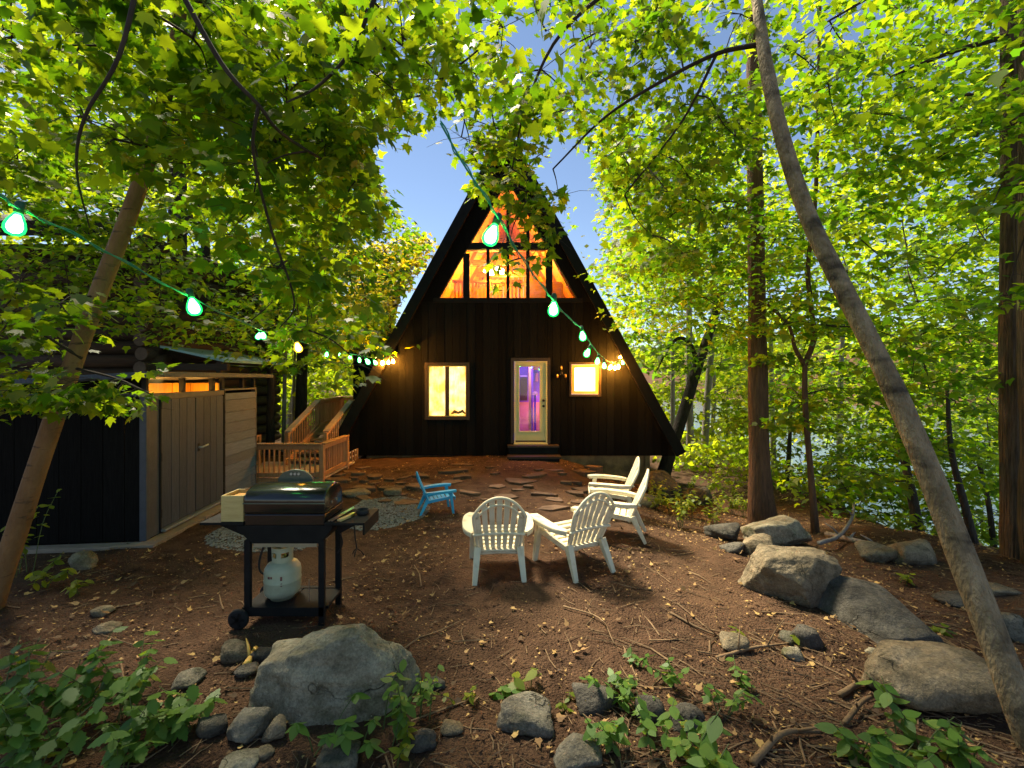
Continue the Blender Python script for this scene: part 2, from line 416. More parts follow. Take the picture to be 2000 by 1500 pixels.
class MB:
    """collects boxes, beams, tubes and slabs for ONE part"""
    def __init__(s): s.v, s.f = [], []
    def add(s, vs_, fs):
        k = len(s.v)
        s.v += [tuple(v) for v in vs_]
        s.f += [tuple(i + k for i in f) for f in fs]
        return s
    def box(s, x0, x1, y0, y1, z0, z1, m=None):
        v = [Vector(p) for p in ((x0, y0, z0), (x1, y0, z0), (x1, y1, z0), (x0, y1, z0), (x0, y0, z1), (x1, y0, z1), (x1, y1, z1), (x0, y1, z1))]
        if m is not None: v = [m @ p for p in v]
        return s.add(v, [(0, 3, 2, 1), (4, 5, 6, 7), (0, 1, 5, 4), (1, 2, 6, 5), (2, 3, 7, 6), (3, 0, 4, 7)])
    def beam(s, a, b, wd, ht, up=(0, 0, 1), w2=None, h2=None):
        a, b, up = Vector(a), Vector(b), Vector(up)
        t = (b - a).normalized()
        sd_ = t.cross(up)
        if sd_.length < 1e-4: sd_ = t.cross(Vector((0, 1, 0)))
        sd_.normalize(); u = sd_.cross(t).normalized()
        w2, h2 = w2 or wd, h2 or ht
        v = []
        for p, ww, hh in ((a, wd, ht), (b, w2, h2)):
            for i, j in ((-1, -1), (1, -1), (1, 1), (-1, 1)):
                v.append(p + sd_ * (i * ww / 2) + u * (j * hh / 2))
        return s.add(v, [(0, 1, 2, 3), (7, 6, 5, 4), (0, 4, 5, 1), (1, 5, 6, 2), (2, 6, 7, 3), (3, 7, 4, 0)])
    def prism(s, poly, ext):
        n_ = len(poly); e = Vector(ext)
        a = [Vector(p) for p in poly]
        return s.add(a + [p + e for p in a], [tuple(range(n_))[::-1], tuple(range(n_, 2 * n_))] +
                     [(i, (i + 1) % n_, n_ + (i + 1) % n_, n_ + i) for i in range(n_)])
    def tube(s, pts, rad, n_=8, caps=True, wob=0.0, seed=0, fr=0.5):
        pts = [Vector(p) for p in pts]
        if not hasattr(rad, '__len__'): rad = [rad] * len(pts)
        up = Vector((0.13, 0.31, 1)); v = []
        u = None
        for i, p in enumerate(pts):
            t = (pts[min(i + 1, len(pts) - 1)] - pts[max(i - 1, 0)]).normalized()
            if u is None:
                u = t.cross(Vector((1, 0.2, 0.1)))
                if u.length < 0.1: u = t.cross(Vector((0, 1, 0)))
            u = (u - t * u.dot(t)).normalized()
            q = t.cross(u)
            for k in range(n_):
                an = 2 * math.pi * k / n_
                r = rad[i]
                if wob:
                    r *= 1 + wob * float(vnoise(k * 22 / n_ + seed, i * fr + seed)) + 0.8 * wob * float(vnoise(k * 9 / n_ + seed * 3, i * fr * .35))
                v.append(p + u * (math.cos(an) * r) + q * (math.sin(an) * r))
        f = []
        m_ = len(pts)
        for i in range(m_ - 1):
            for k in range(n_):
                a, b = i * n_ + k, i * n_ + (k + 1) % n_
                f.append((a, b, b + n_, a + n_))
        if caps: f += [tuple(range(n_))[::-1], tuple(range((m_ - 1) * n_, m_ * n_))]
        return s.add(v, f)
    def lathe(s, prof, c=(0, 0, 0), n_=20, m=None):
        c = Vector(c); v = []
        for r, z in prof:
            for k in range(n_):
                an = 2 * math.pi * k / n_
                p = Vector((math.cos(an) * r, math.sin(an) * r, z))
                v.append((m @ p if m is not None else p) + c)
        f = []
        for i in range(len(prof) - 1):
            for k in range(n_):
                a, b = i * n_ + k, i * n_ + (k + 1) % n_
                f.append((a, b, b + n_, a + n_))
        f += [tuple(range(n_))[::-1], tuple(range((len(prof) - 1) * n_, len(prof) * n_))]
        return s.add(v, f)
    def build(s, name, material, parent=None, smooth=False, bevel=0.0, o=None):
        o = origin(parent) if o is None else Vector(o)
        me = bpy.data.meshes.new(name)
        me.from_pydata([(x - o.x, y - o.y, z - o.z) for x, y, z in s.v], [], s.f)
        me.materials.append(MAT[material])
        if smooth: me.polygons.foreach_set('use_smooth', [True] * len(me.polygons))
        me.update()
        ob = bpy.data.objects.new(name, me)
        C.objects.link(ob)
        if parent is not None: ob.parent = parent
        else: ob.location = o
        if bevel:
            bm_ = ob.modifiers.new('bevel', 'BEVEL'); bm_.width = bevel; bm_.segments = 2; bm_.limit_method = 'ANGLE'
        return ob

def place(src, parent, m=None):
    o = src.copy()
    C.objects.link(o)
    o.parent = parent
    return o

def copy_tree(o, parent=None):
    c = o.copy(); C.objects.link(c); c.parent = parent
    for ch in o.children: copy_tree(ch, c)
    return c

def catmull(pts, k=6):
    """smooth a list of number tuples"""
    P = np.array([list(p) for p in pts], float)
    if len(P) < 3:
        return np.array([P[0] + (P[-1] - P[0]) * t for t in np.linspace(0, 1, k + 1)])
    E = np.vstack([2 * P[0] - P[1], P, 2 * P[-1] - P[-2]])
    out = []
    for i in range(1, len(E) - 2):
        p0, p1, p2, p3 = E[i - 1], E[i], E[i + 1], E[i + 2]
        for t in np.arange(k) / k:
            out.append(0.5 * (2 * p1 + (p2 - p0) * t + (2 * p0 - 5 * p1 + 4 * p2 - p3) * t * t + (3 * p1 - p0 - 3 * p2 + p3) * t ** 3))
    out.append(P[-1])
    return np.array(out)

def fast_mesh(name, verts, k, material, smooth=False):
    """mesh of many separate k-sided faces, verts in order"""
    n_ = len(verts) // k
    me = bpy.data.meshes.new(name)
    me.vertices.add(n_ * k); me.loops.add(n_ * k); me.polygons.add(n_)
    me.vertices.foreach_set('co', np.ascontiguousarray(verts, np.float32).ravel())
    me.loops.foreach_set('vertex_index', np.arange(n_ * k, dtype=np.int32))
    me.polygons.foreach_set('loop_start', np.arange(0, n_ * k, k, dtype=np.int32))
    me.materials.append(MAT[material])
    me.update(calc_edges=True)
    return me

# ================================================================== the setting
def ground():
    def axis(a, b, fine, far):
        n1 = np.arange(a, b + fine / 2, fine)
        g = [0.15]
        while sum(g) < far: g.append(g[-1] * 1.22)
        cs = np.cumsum(g)
        return np.concatenate([(a - cs)[::-1], n1, b + cs])
    xs, ys = axis(-7, 8.5, 0.055, 700), axis(0.3, 13, 0.055, 900)
    ys = ys[ys > -40]
    X, Y = np.meshgrid(xs, ys)
    Z = gz(X, Y)
    n_, m_ = len(xs), len(ys)
    v = np.stack([X, Y, Z], -1).reshape(-1, 3)
    i = np.arange(n_ - 1)[None, :] + n_ * np.arange(m_ - 1)[:, None]
    q = np.stack([i, i + 1, i + 1 + n_, i + n_], -1).reshape(-1)
    me = bpy.data.meshes.new('ground')
    me.vertices.add(len(v)); me.loops.add(len(q)); me.polygons.add(len(q) // 4)
    me.vertices.foreach_set('co', v.astype(np.float32).ravel())
    me.loops.foreach_set('vertex_index', q.astype(np.int32))
    me.polygons.foreach_set('loop_start', np.arange(0, len(q), 4, dtype=np.int32))
    me.polygons.foreach_set('use_smooth', np.ones(len(q) // 4, bool))
    me.materials.append(MAT['soil']); me.update(calc_edges=True)
    o = bpy.data.objects.new('ground', me); C.objects.link(o)
    tag(o, 'reddish brown bare soil of the yard and forest floor', kind='structure')
ground()
lk = MB()
lk.add([(8, -60, -3.75), (330, -60, -3.75), (330, 420, -3.75), (8, 420, -3.75)], [(0, 1, 2, 3)])
tag(lk.build('lake', 'water', o=(0, 0, 0)), 'pale blue lake beyond the trees', kind='structure')

def slab(poly, h, rr, jit=0.012):
    """irregular flat stone lying on the ground, from plan outline (x, y)"""
    b = MB()
    n_ = len(poly)
    cx, cy = sum(p[0] for p in poly) / n_, sum(p[1] for p in poly) / n_
    zt = max(gzf(x, y) for x, y in poly) + h
    tx, ty = rr.uniform(-.04, .04), rr.uniform(-.04, .04)
    bot = [(x, y, gzf(x, y) - 0.05) for x, y in poly]
    mid = [(x, y, zt - h * .3 + (x - cx) * tx + (y - cy) * ty) for x, y in poly]
    top = [(cx + (x - cx) * .93, cy + (y - cy) * .93, zt + (x - cx) * tx + (y - cy) * ty + rr.uniform(-.3, .3) * jit) for x, y in poly]
    v = bot + mid + top
    f = []
    for l in range(2):
        for i in range(n_):
            a, c = l * n_ + i, l * n_ + (i + 1) % n_
            f.append((a, c, c + n_, a + n_))
    f.append(tuple(range(2 * n_, 3 * n_)))
    return b.add(v, f)

def flag_path():
    rr = random.Random(5)
    root = thing('flagstone_path', None, None)
    tag(root, 'scattered flat brown flagstones in the soil before the cabin', kind='structure')
    spots = []
    zones = [(1050, 1200, 915, 1005, 22), (700, 830, 930, 985, 14), (880, 1050, 905, 985, 14), (1180, 1260, 905, 960, 6), (640, 760, 915, 950, 6)]
    for x0, x1, y0, y1, n_ in zones:
        t = 0
        while t < 200 and n_ > 0:
            t += 1
            p = GP(rr.uniform(x0, x1), rr.uniform(y0, y1))
            r = rr.uniform(.10, .36)
            if all((p.x - q[0]) ** 2 + (p.y - q[1]) ** 2 > ((r + q[2]) * .72) ** 2 for q in spots):
                spots.append((p.x, p.y, r)); n_ -= 1
                k = rr.randint(5, 8); a0 = rr.uniform(0, 6)
                ex, th = rr.uniform(.35, .8), rr.gauss(0, .5)
                poly = []
                for i in range(k):
                    an = a0 + 6.283 * (i + rr.uniform(-.3, .3)) / k
                    u, v = math.cos(an) * r * rr.uniform(.6, 1.2), math.sin(an) * r * ex * rr.uniform(.6, 1.2)
                    poly.append((p.x + u * math.cos(th) - v * math.sin(th), p.y + u * math.sin(th) + v * math.cos(th)))
                slab(poly, rr.uniform(.008, .045), rr).build('flagstone', 'flagstone', root)
flag_path()

def gravel():
    """grey gravel in a patch between shed and yard: one mass of pebbles"""
    n_ = 9000
    a = rng.uniform(0, 2 * np.pi, n_); r = np.sqrt(rng.uniform(0, 1, n_))
    c1, c2 = GP(560, 1040), GP(745, 1000)
    x = np.where(rng.random(n_) < .5, c1.x + 1.0 * r * np.cos(a), c2.x + .75 * r * np.cos(a))
    y = np.where(x < (c1.x + c2.x) / 2, c1.y + .75 * r * np.sin(a), c2.y + .85 * r * np.sin(a))
    s = rng.uniform(.010, .026, n_)
    z = gz(x, y)
    octa = np.array([(1, 0, 0), (0, 1, 0), (-1, 0, 0), (0, -1, 0), (0, 0, .6), (0, 0, -.6)])
    tri = np.array([(0, 1, 4), (1, 2, 4), (2, 3, 4), (3, 0, 4)])
    yaw = rng.uniform(0, 6.28, n_)
    ex = rng.uniform(.6, 1.2, n_)
    ca, sa = np.cos(yaw), np.sin(yaw)
    V = octa[None] * s[:, None, None] * np.stack([np.ones(n_), ex, rng.uniform(.6, 1, n_)], -1)[:, None]
    V = np.stack([V[..., 0] * ca[:, None] - V[..., 1] * sa[:, None], V[..., 0] * sa[:, None] + V[..., 1] * ca[:, None], V[..., 2]], -1)
    V += np.stack([x, y, z + s * .25], -1)[:, None]
    me = fast_mesh('gravel', V[:, tri].reshape(-1, 3), 3, 'pebble')
    o = bpy.data.objects.new('gravel', me); C.objects.link(o)
    tag(o, 'grey gravel spread between the shed and the yard', 'gravel', kind='stuff')
gravel()

# ================================================================== the A-frame cabin
YW, SW = 11.8, FPX / 11.8                 # front wall plane and its photo pixels per metre
def hx(px): return (px - 1000) / SW
def hz(py): return CAMZ - (py - HOR) / SW
XC, APEX, SLOPE = -0.149, 8.53, 4.48 / 8.19
YF, YB = 11.5, 19.2
def roof_hw(z): return (APEX - z) * SLOPE
def wall_hw(z): return roof_hw(z) - 0.23
def roof_z(x): return APEX - (abs(x - XC) + 0.23) / SLOPE

cabin = thing('a_frame_cabin', 'black A-frame cabin with glowing windows and steep triangular gable', 'cabin', (XC, YW, 0))
def cabin_shell():
    zb, zs = hz(890), hz(590)
    win = [(hx(836), hx(911), hz(814), hz(714)), (hx(1004), hx(1069), hz(868), hz(705)), (hx(1116), hx(1169), hz(770), hz(712))]
    edges = list(np.arange(XC - 4.4, XC + 4.41, 0.2))
    for a, b, _, _ in win:
        edges = [e for e in edges if abs(e - a) > .05 and abs(e - b) > .05] + [a, b]
    edges = sorted(edges)
    hwb = wall_hw(zb)
    edges = [max(min(e, XC + hwb), XC - hwb) for e in edges]
    for i, (x0, x1) in enumerate(zip(edges[:-1], edges[1:])):
        if x1 - x0 < .02: continue
        gap = .006
        a, b = x0 + gap / 2, x1 - gap / 2
        cuts = [(zb, None)]
        holes = sorted([(lo, hi) for (wx0, wx1, lo, hi) in win if wx0 - .001 <= x0 and x1 <= wx1 + .001])
        segs, lo = [], zb
        for h0, h1 in holes:
            segs.append((lo, h0)); lo = h1
        segs.append((lo, None))
        for s0, s1 in segs:
            if s1 is None:
                ta, tb = min(roof_z(a), zs), min(roof_z(b), zs)
            else: ta = tb = s1
            if max(ta, tb) - s0 < .01: continue
            dy = random.uniform(-.004, .004)
            ta, tb = max(ta, s0 + .002), max(tb, s0 + .002)
            MB().prism([(a, YW + dy, s0), (b, YW + dy, s0), (b, YW + dy, tb), (a, YW + dy, ta)], (0, .06, 0)).build('siding_board', 'black_siding', cabin)
    # backing behind the boards so no daylight shows through the joints
    back = MB()
    ybk = YW + .075
    xsb = sorted(set([XC - hwb, XC + hwb] + [v for q in win for v in q[:2]] + [XC - wall_hw(zs), XC + wall_hw(zs)]))
    for x0, x1 in zip(xsb[:-1], xsb[1:]):
        hole = [q for q in win if q[0] - .001 <= x0 and x1 <= q[1] + .001]
        segs = [(zb, hole[0][2]), (hole[0][3], None)] if hole else [(zb, None)]
        for s0, s1 in segs:
            ta, tb = (min(roof_z(x0), zs), min(roof_z(x1), zs)) if s1 is None else (s1, s1)
            ta, tb = max(ta, s0 + .003), max(tb, s0 + .003)
            back.prism([(x0, ybk, s0), (x1, ybk, s0), (x1, ybk, tb), (x0, ybk, ta)], (0, .06, 0))
    back.build('wall_backing', 'black_paint', cabin)
    # roof: two thick slopes with rake boards and a boarded underside
    for s in (-1, 1):
        nrm = Vector((s * 1.0, 0, SLOPE)).normalized()
        ap, ev = Vector((XC, 0, APEX)), Vector((XC + s * roof_hw(.34), 0, .34))
        t = .16
        q = [ap, ev, ev - nrm * t, Vector((XC, 0, APEX - t / nrm.z))]
        r_ = MB().prism([(p.x, YF + .04, p.z) for p in q], (0, YB - YF - .04, 0)).build('roof_slope', 'roof_shingle', cabin)
        fb = [Vector((XC, 0, APEX + .02)), ev + nrm * .02 + Vector((s * .05, 0, -.1)), ev - nrm * .24 + Vector((s * .05, 0, -.1)), Vector((XC, 0, APEX - .24 / nrm.z))]
        MB().prism([(p.x, YF, p.z) for p in fb], (0, .038, 0)).build('rake_board', 'black_paint', r_, bevel=.004)
        # soffit boards between rake and wall
        d = (ev - ap)
        for k in range(26):
            a, b = ap + d * ((k + .03) / 26), ap + d * ((k + .97) / 26)
            a2, b2 = a - nrm * (t + .004), b - nrm * (t + .004)
            if a2.z > APEX - .35: continue
            MB().prism([(a2.x, YF + .05, a2.z), (b2.x, YF + .05, b2.z), (b2.x - nrm.x * .02, YF + .05, b2.z - nrm.z * .02), (a2.x - nrm.x * .02, YF + .05, a2.z - nrm.z * .02)], (0, YW - YF - .056, 0)).build('soffit_board', 'soffit_wood', r_)
    # the big glazed gable
    wl = lambda py: 857 + (582 - py) / 1.71            # left edge of the glazing, in photo pixels
    wr = lambda py: 1127 - (582 - py) / 1.71
    pA = (hx(991.5), hz(350))
    for s, xe in ((-1, hx(wl(590))), (1, hx(wr(590)))):
        poly = [(XC + s * wall_hw(zs), zs), (xe, zs), pA, (XC, APEX - .45)]
        MB().prism([(x, YW - .012, z) for x, z in poly], (0, .13, 0)).build('gable_board', 'black_siding', cabin)
    MB().box(hx(846), hx(1138), YW - .02, YW + .09, hz(591), hz(582)).build('window_sill', 'black_paint', cabin)
    MB().box(hx(912), hx(1071), YW - .006, YW + .09, hz(487), hz(474)).build('transom', 'black_paint', cabin)
    for a, b, top in ((904.5, 917, 495), (950, 956, 487.2), (989, 995, 370), (1027.5, 1034.5, 440), (1066, 1079, 495), (952, 956, 440)):
        zt = hz(top)
        z0 = hz(582) if not (a == 952) else hz(474)
        MB().box(hx(a), hx(b), YW - .001, YW + .085, z0, zt).build('mullion', 'black_paint', cabin)
    yg = YW + .055
    panes = [[(857, 582), (904.5, 582), (904.5, 501)], [(1079, 582), (1127, 582), (1079, 501)],
             [(919, 474), (989, 474), (989, 354)], [(995, 474), (1066, 474), (995, 354)]]
    panes += [[(a, 582), (b, 582), (b, 487), (a, 487)] for a, b in ((917, 950), (956, 989), (995, 1027.5), (1034.5, 1066))]
    for p in panes:
        MB().add([(hx(x), yg, hz(y)) for x, y in p], [tuple(range(len(p)))]).build('window_pane', 'window_glass', cabin)
    # foundation, recessed under the front wall
    MB().box(hx(712), hx(1266), YW + .142, YW + .5, -1.6, zb + .03).build('foundation', 'foundation', cabin)
    MB().box(hx(1262), hx(1271), YW + .07, YW + .139, -1.6, zb - .002).build('corner_post', 'foundation', cabin)
    MB().box(XC - 4.2, XC + 4.2, YW + .14, YB - .3, zb + .06, zb + .26).build('floor_deck', 'pine_dark', cabin)
    # side dormers
    for s, x0, x1 in ((-1, -4.75, -2.6),):
        d_ = MB().box(x0, x1, 13.6, 16.4, .5, 2.86).build('dormer', 'black_siding', cabin)
        MB().box(x0 - .12, x1 + .12, 13.45, 16.6, 2.862, 2.98).build('dormer_roof', 'roof_shingle', d_)
cabin_shell()

def rect_frame(x0, x1, z0, z1, t, y0, y1):
    b = MB()
    b.box(x0, x1, y0, y1, z0, z0 + t); b.box(x0, x1, y0, y1, z1 - t, z1)
    b.box(x0, x0 + t, y0, y1, z0 + t, z1 - t); b.box(x1 - t, x1, y0, y1, z0 + t, z1 - t)
    return b

def cabin_openings():
    # two-light window
    w1 = rect_frame(hx(830), hx(917), hz(820), hz(708), .085, YW - .025, YW + .05).build('window', 'brown_trim', cabin, bevel=.004)
    tag(w1, 'two-light window with glowing cream curtains')
    rect_frame(hx(836.4), hx(910.6), hz(813.6), hz(714.4), .022, YW + .0, YW + .06).build('inner_frame', 'amber_wood', w1)
    MB().box(hx(869.5), hx(877), YW - .01, YW + .058, hz(812), hz(716)).build('mullion', 'brown_trim', w1)
    for a, b in ((838.3, 869.4), (877.1, 909)):
        MB().add([(hx(a), YW + .04, hz(812)), (hx(b), YW + .04, hz(812)), (hx(b), YW + .04, hz(716)), (hx(a), YW + .04, hz(716))], [(0, 1, 2, 3)]).build('pane', 'window_glass', w1)
    cu = MB()
    n_ = 60
    v = []
    for i in range(n_ + 1):
        x = hx(830) + (hx(917) - hx(830)) * i / n_
        y = YW + .22 + .03 * math.sin(i * .9) + .015 * math.sin(i * 2.3 + 1)
        v += [(x, y, hz(818)), (x, y, hz(708))]
    cu.add(v, [(2 * i, 2 * i + 2, 2 * i + 3, 2 * i + 1) for i in range(n_)]).build('curtain', 'curtain', w1, smooth=True)
    # something dark lying on the sill behind the right light
    d_ = MB(); d_.tube([(hx(880), YW + .15, hz(809)), (hx(886), YW + .15, hz(804.5)), (hx(894), YW + .15, hz(807)), (hx(902), YW + .15, hz(803.5)), (hx(908), YW + .15, hz(809))], [.02, .05, .035, .045, .015], 8)
    d_.build('sill_ornament', 'pine_dark', w1, smooth=True)
    # small window with a white blind
    w2 = rect_frame(hx(1112), hx(1174), hz(774.5), hz(707.5), .05, YW - .02, YW + .045).build('window', 'brown_trim', cabin, bevel=.003)
    tag(w2, 'small square window with white blind and amber frame')
    rect_frame(hx(1116.4), hx(1168.6), hz(769.6), hz(712.4), .078, YW - .008, YW + .06).build('inner_frame', 'amber_wood', w2, bevel=.004)
    MB().add([(hx(1120), YW + .03, hz(766)), (hx(1164), YW + .03, hz(766)), (hx(1164), YW + .03, hz(716)), (hx(1120), YW + .03, hz(716))], [(0, 1, 2, 3)]).build('pane', 'window_glass', w2)
    MB().box(hx(1115), hx(1170), YW + .07, YW + .085, hz(771), hz(711)).build('blind', 'blind', w2)
    # door
    dr = rect_frame(hx(1004.3), hx(1068.7), hz(866), hz(705.4), .035, YW - .02, YW + .07).build('door', 'cream_paint', cabin, bevel=.004)
    tag(dr, 'cream full-light glazed door with purple light behind it')
    rect_frame(hx(998), hx(1075), hz(866), hz(699), .075, YW - .014, YW + .055).build('casing', 'brown_trim', dr)
    x0, x1, z0, z1 = hx(1007.2), hx(1066), hz(863), hz(708)
    gx0, gx1, gz0, gz1 = hx(1014.5), hx(1054), hz(842), hz(716)
    lf = MB()
    for a in ((x0, gx0, z0, z1), (gx1, x1, z0, z1), (gx0, gx1, z0, gz0), (gx0, gx1, gz1, z1)):
        lf.box(a[0], a[1], YW + .005, YW + .05, a[2], a[3])
    lf.build('door_panel', 'cream_paint', dr)
    rect_frame(gx0 - .035, gx1 + .035, gz0 - .035, gz1 + .035, .034, YW - .01, YW + .004).build('glazing_bead', 'cream_paint', dr, bevel=.006)
    MB().add([(gx0, YW + .02, gz0), (gx1, YW + .02, gz0), (gx1, YW + .02, gz1), (gx0, YW + .02, gz1)], [(0, 1, 2, 3)]).build('pane', 'door_glass', dr)
    MB().box(hx(1003), hx(1070), YW - .07, YW + .02, hz(868.5), hz(866.2)).build('threshold', 'cream_paint', dr)
    ry = Matrix.Rotation(R(90), 4, 'X')
    for y, nm in ((782, 'deadbolt'), (793, 'knob')):
        MB().lathe([(.032, 0), (.032, .012), (.014, .02), (.016, .04), (.034, .05), (.034, .068), (.016, .078)], (hx(1061.5), YW + .004, hz(y)), 14, ry).build(nm, 'rubber', dr, smooth=True)
    # front steps
    st = MB().box(hx(994), hx(1087), YW - .30, YW - .02, -.1, hz(871)).build('step', 'black_paint', cabin)
    MB().box(hx(991.5), hx(1090), YW - .33, YW - .026, hz(870.9), hz(867.5)).build('tread', 'brown_trim', st)
    st = MB().box(hx(994), hx(1088), YW - .62, YW - .304, -.2, hz(888)).build('step', 'black_paint', cabin)
    MB().box(hx(991), hx(1091), YW - .66, YW - .305, hz(887.8), hz(884)).build('tread', 'brown_trim', st)
    # iron wall ornament with three brass cups
    o = MB()
    cx, cz = hx(1096), hz(729)
    for a in (90, 210, 330):
        e = (cx + .12 * math.cos(R(a)), YW - .05, cz + .14 * math.sin(R(a)))
        o.tube([(cx, YW - .02, cz), ((cx + e[0]) / 2, YW - .06, (cz + e[2]) / 2 - .02), e], .012, 6)
    o.lathe([(.05, -.012), (.05, .012), (.02, .03)], (cx, YW - .01, cz), 12, ry)
    orn = o.build('wall_lantern', 'rubber', cabin)
    for a in (90, 210, 330):
        MB().lathe([(.012, -.05), (.024, -.03), (.026, .03), (.016, .05)], (cx + .12 * math.cos(R(a)), YW - .055, cz + .14 * math.sin(R(a))), 10).build('cup', 'brass', orn, smooth=True)
cabin_openings()

def cabin_inside():
    # loft room seen through the gable glazing
    zl = hz(586)
    MB().box(XC - wall_hw(zl - .2) + .06, XC + wall_hw(zl - .2) - .06, YW + .15, YB - .35, zl - .26, zl - .12).build('loft_floor', 'pine_dark', cabin)
    nrm = {s: Vector((s * 1.0, 0, SLOPE)).normalized() for s in (-1, 1)}
    for s in (-1, 1):           # boarded slopes inside
        n_ = 16
        a = Vector((XC, 0, APEX - .42)); b = Vector((XC + s * wall_hw(zl - .2), 0, zl - .2))
        for k in range(n_):
            p, q = a + (b - a) * (k / n_), a + (b - a) * ((k + .985) / n_)
            MB().prism([(p.x, YW + .15, p.z), (q.x, YW + .15, q.z), (q.x - s * .02, YW + .15, q.z - .02), (p.x - s * .02, YW + .15, p.z - .02)], (0, YB - YW - .5, 0)).build('ceiling_board', 'pine', cabin)
        for yy in (12.9, 14.5, 16.1, 17.7):
            p, q = a - nrm[s] * .08, b - nrm[s] * .08
            MB().beam((p.x, yy, p.z), (q.x, yy, q.z), .10, .14, (0, 1, 0)).build('rafter', 'pine_dark', cabin)
    for yy in (12.9, 14.5, 16.1, 17.7):
        MB().box(XC - wall_hw(5.9) + .1, XC + wall_hw(5.9) - .1, yy - .055, yy + .055, 5.72, 5.88).build('collar_beam', 'pine_dark', cabin)
    bw = MB()
    xs_ = np.linspace(-2.4, 2.4, 25)
    for x0, x1 in zip(xs_[:-1], xs_[1:]):
        za, zb_ = roof_z(XC + x0) - .3, roof_z(XC + x1) - .3
        MB().prism([(XC + x0 + .004, 17.9, zl - .12), (XC + x1 - .004, 17.9, zl - .12), (XC + x1 - .004, 17.9, max(zb_, zl)), (XC + x0 + .004, 17.9, max(za, zl))], (0, .05, 0)).build('back_wall_board', 'pine', cabin)
    # loft railing
    rl = MB()
    rl.box(XC - 1.6, XC + .45, 13.35, 13.43, zl + .78, zl + .86).build('loft_rail', 'pine', cabin)
    for i in range(19):
        x = XC - 1.55 + i * .105
        MB().box(x, x + .06, 13.37, 13.41, zl - .1, zl + .78).build('loft_baluster', 'pine', cabin)
    MB().box(XC + .55, XC + 1.7, 13.8, 13.86, zl - .1, zl + .9).build('loft_cupboard', 'pine_dark', cabin)
    # hanging lamp with three glass shades
    lx, ly, lz = hx(966) * 1.13, 13.3, CAMZ + (HOR - 528) / FPX * 13.3
    lp = MB().tube([(lx, ly, lz + .05), (lx, ly, 5.95)], .015, 6).build('hanging_lamp', 'brass', cabin)
    for a in range(4):
        an = a * 1.57 + .4
        e = Vector((lx + .26 * math.cos(an), ly + .26 * math.sin(an), lz))
        MB().tube([(lx, ly, lz + .12), ((lx + e.x) / 2, (ly + e.y) / 2, lz + .14), e + Vector((0, 0, .06))], .01, 6).build('lamp_arm', 'brass', lp)
        MB().lathe([(.03, .06), (.055, .02), (.085, -.06), (.07, -.075)], e, 12).build('lamp_shade', 'lamp_glow', lp, smooth=True)
    def lamp(nm, loc, col, power, size=.12):
        l = bpy.data.lights.new(nm, 'POINT'); l.energy = power; l.color = col; l.shadow_soft_size = size
        o = bpy.data.objects.new(nm, l); o.location = Vector(loc) - Vector(cabin.location); C.objects.link(o); o.parent = cabin
    lamp('loft_light', (lx, ly + .1, lz - .25), (1.0, .52, .08), 210)
    lamp('loft_light', (XC, 16.0, lz + .3), (1.0, .52, .08), 150)
    # entry hall behind the glazed door, lit purple
    zf = hz(866)
    hall = MB()
    hall.box(hx(985), hx(1090), 14.2, 14.26, zf, zf + 2.4).build('hall_wall', 'salmon_wall', cabin)
    MB().box(hx(983), hx(1092), 14.13, 14.196, zf + .95, zf + 2.38).build('hall_panel', 'purple_wall', cabin)
    MB().box(hx(985), hx(1092), YW + .15, 14.12, zf - .05, zf).build('hall_floor', 'blue_floor', cabin)
    for x in (hx(980), hx(1096)):
        MB().box(x - .03, x + .03, YW + .15, 14.2, zf, zf + 2.4).build('hall_side_wall', 'purple_wall', cabin)
    MB().box(hx(980), hx(1096), YW + .15, 14.26, zf + 2.402, zf + 2.44).build('hall_ceiling', 'purple_wall', cabin)
    px_ = lambda p, y: (p - 1000) / FPX * y
    MB().box(px_(1032.5, 13.2), px_(1037.5, 13.2), 13.2, 13.28, zf, zf + 2.38).build('hall_post', 'yellow_paint', cabin)
    MB().box(px_(1037.6, 13.3), px_(1041, 13.3), 13.3, 13.34, zf, zf + 2.38).build('hall_post', 'purple_wall', cabin)
    for k, (a, b, z0, z1, m_) in enumerate(((1038.5, 1052, 1.95, 2.05, 'yellow_paint'), (1038.5, 1052, 1.9, 1.93, 'purple_wall'), (1046, 1051.5, 1.6, 1.85, 'salmon_wall'), (1040, 1045, 1.6, 1.85, 'blue_floor'), (1016, 1030, 1.0, 1.7, 'brown_trim'), (1016, 1030, 1.74, 1.78, 'pale_paint'))):
        MB().box(px_(a, 14.0), px_(b, 14.0), 14.0, 14.1, zf + z0, zf + z1).build('hall_picture', m_, cabin)
    MB().tube([(px_(1045, 13), 13.0, zf), (px_(1045, 13), 13.0, zf + 1.2)], .03, 8).build('hall_stand', 'purple_wall', cabin)
    MB().lathe([(.0, .0), (.09, .02), (.07, .09), (.0, .12)], (px_(1045, 13), 13.0, zf + 1.2), 10).build('hall_stand_top', 'cream_paint', cabin)
    lamp('hall_light', (hx(1036), 12.6, zf + 2.1), (.50, .22, 1.0), 26, .08)
    lamp('hall_light', (px_(1052, 13.6), 13.6, zf + .9), (1.0, .35, .35), 8, .08)
cabin_inside()

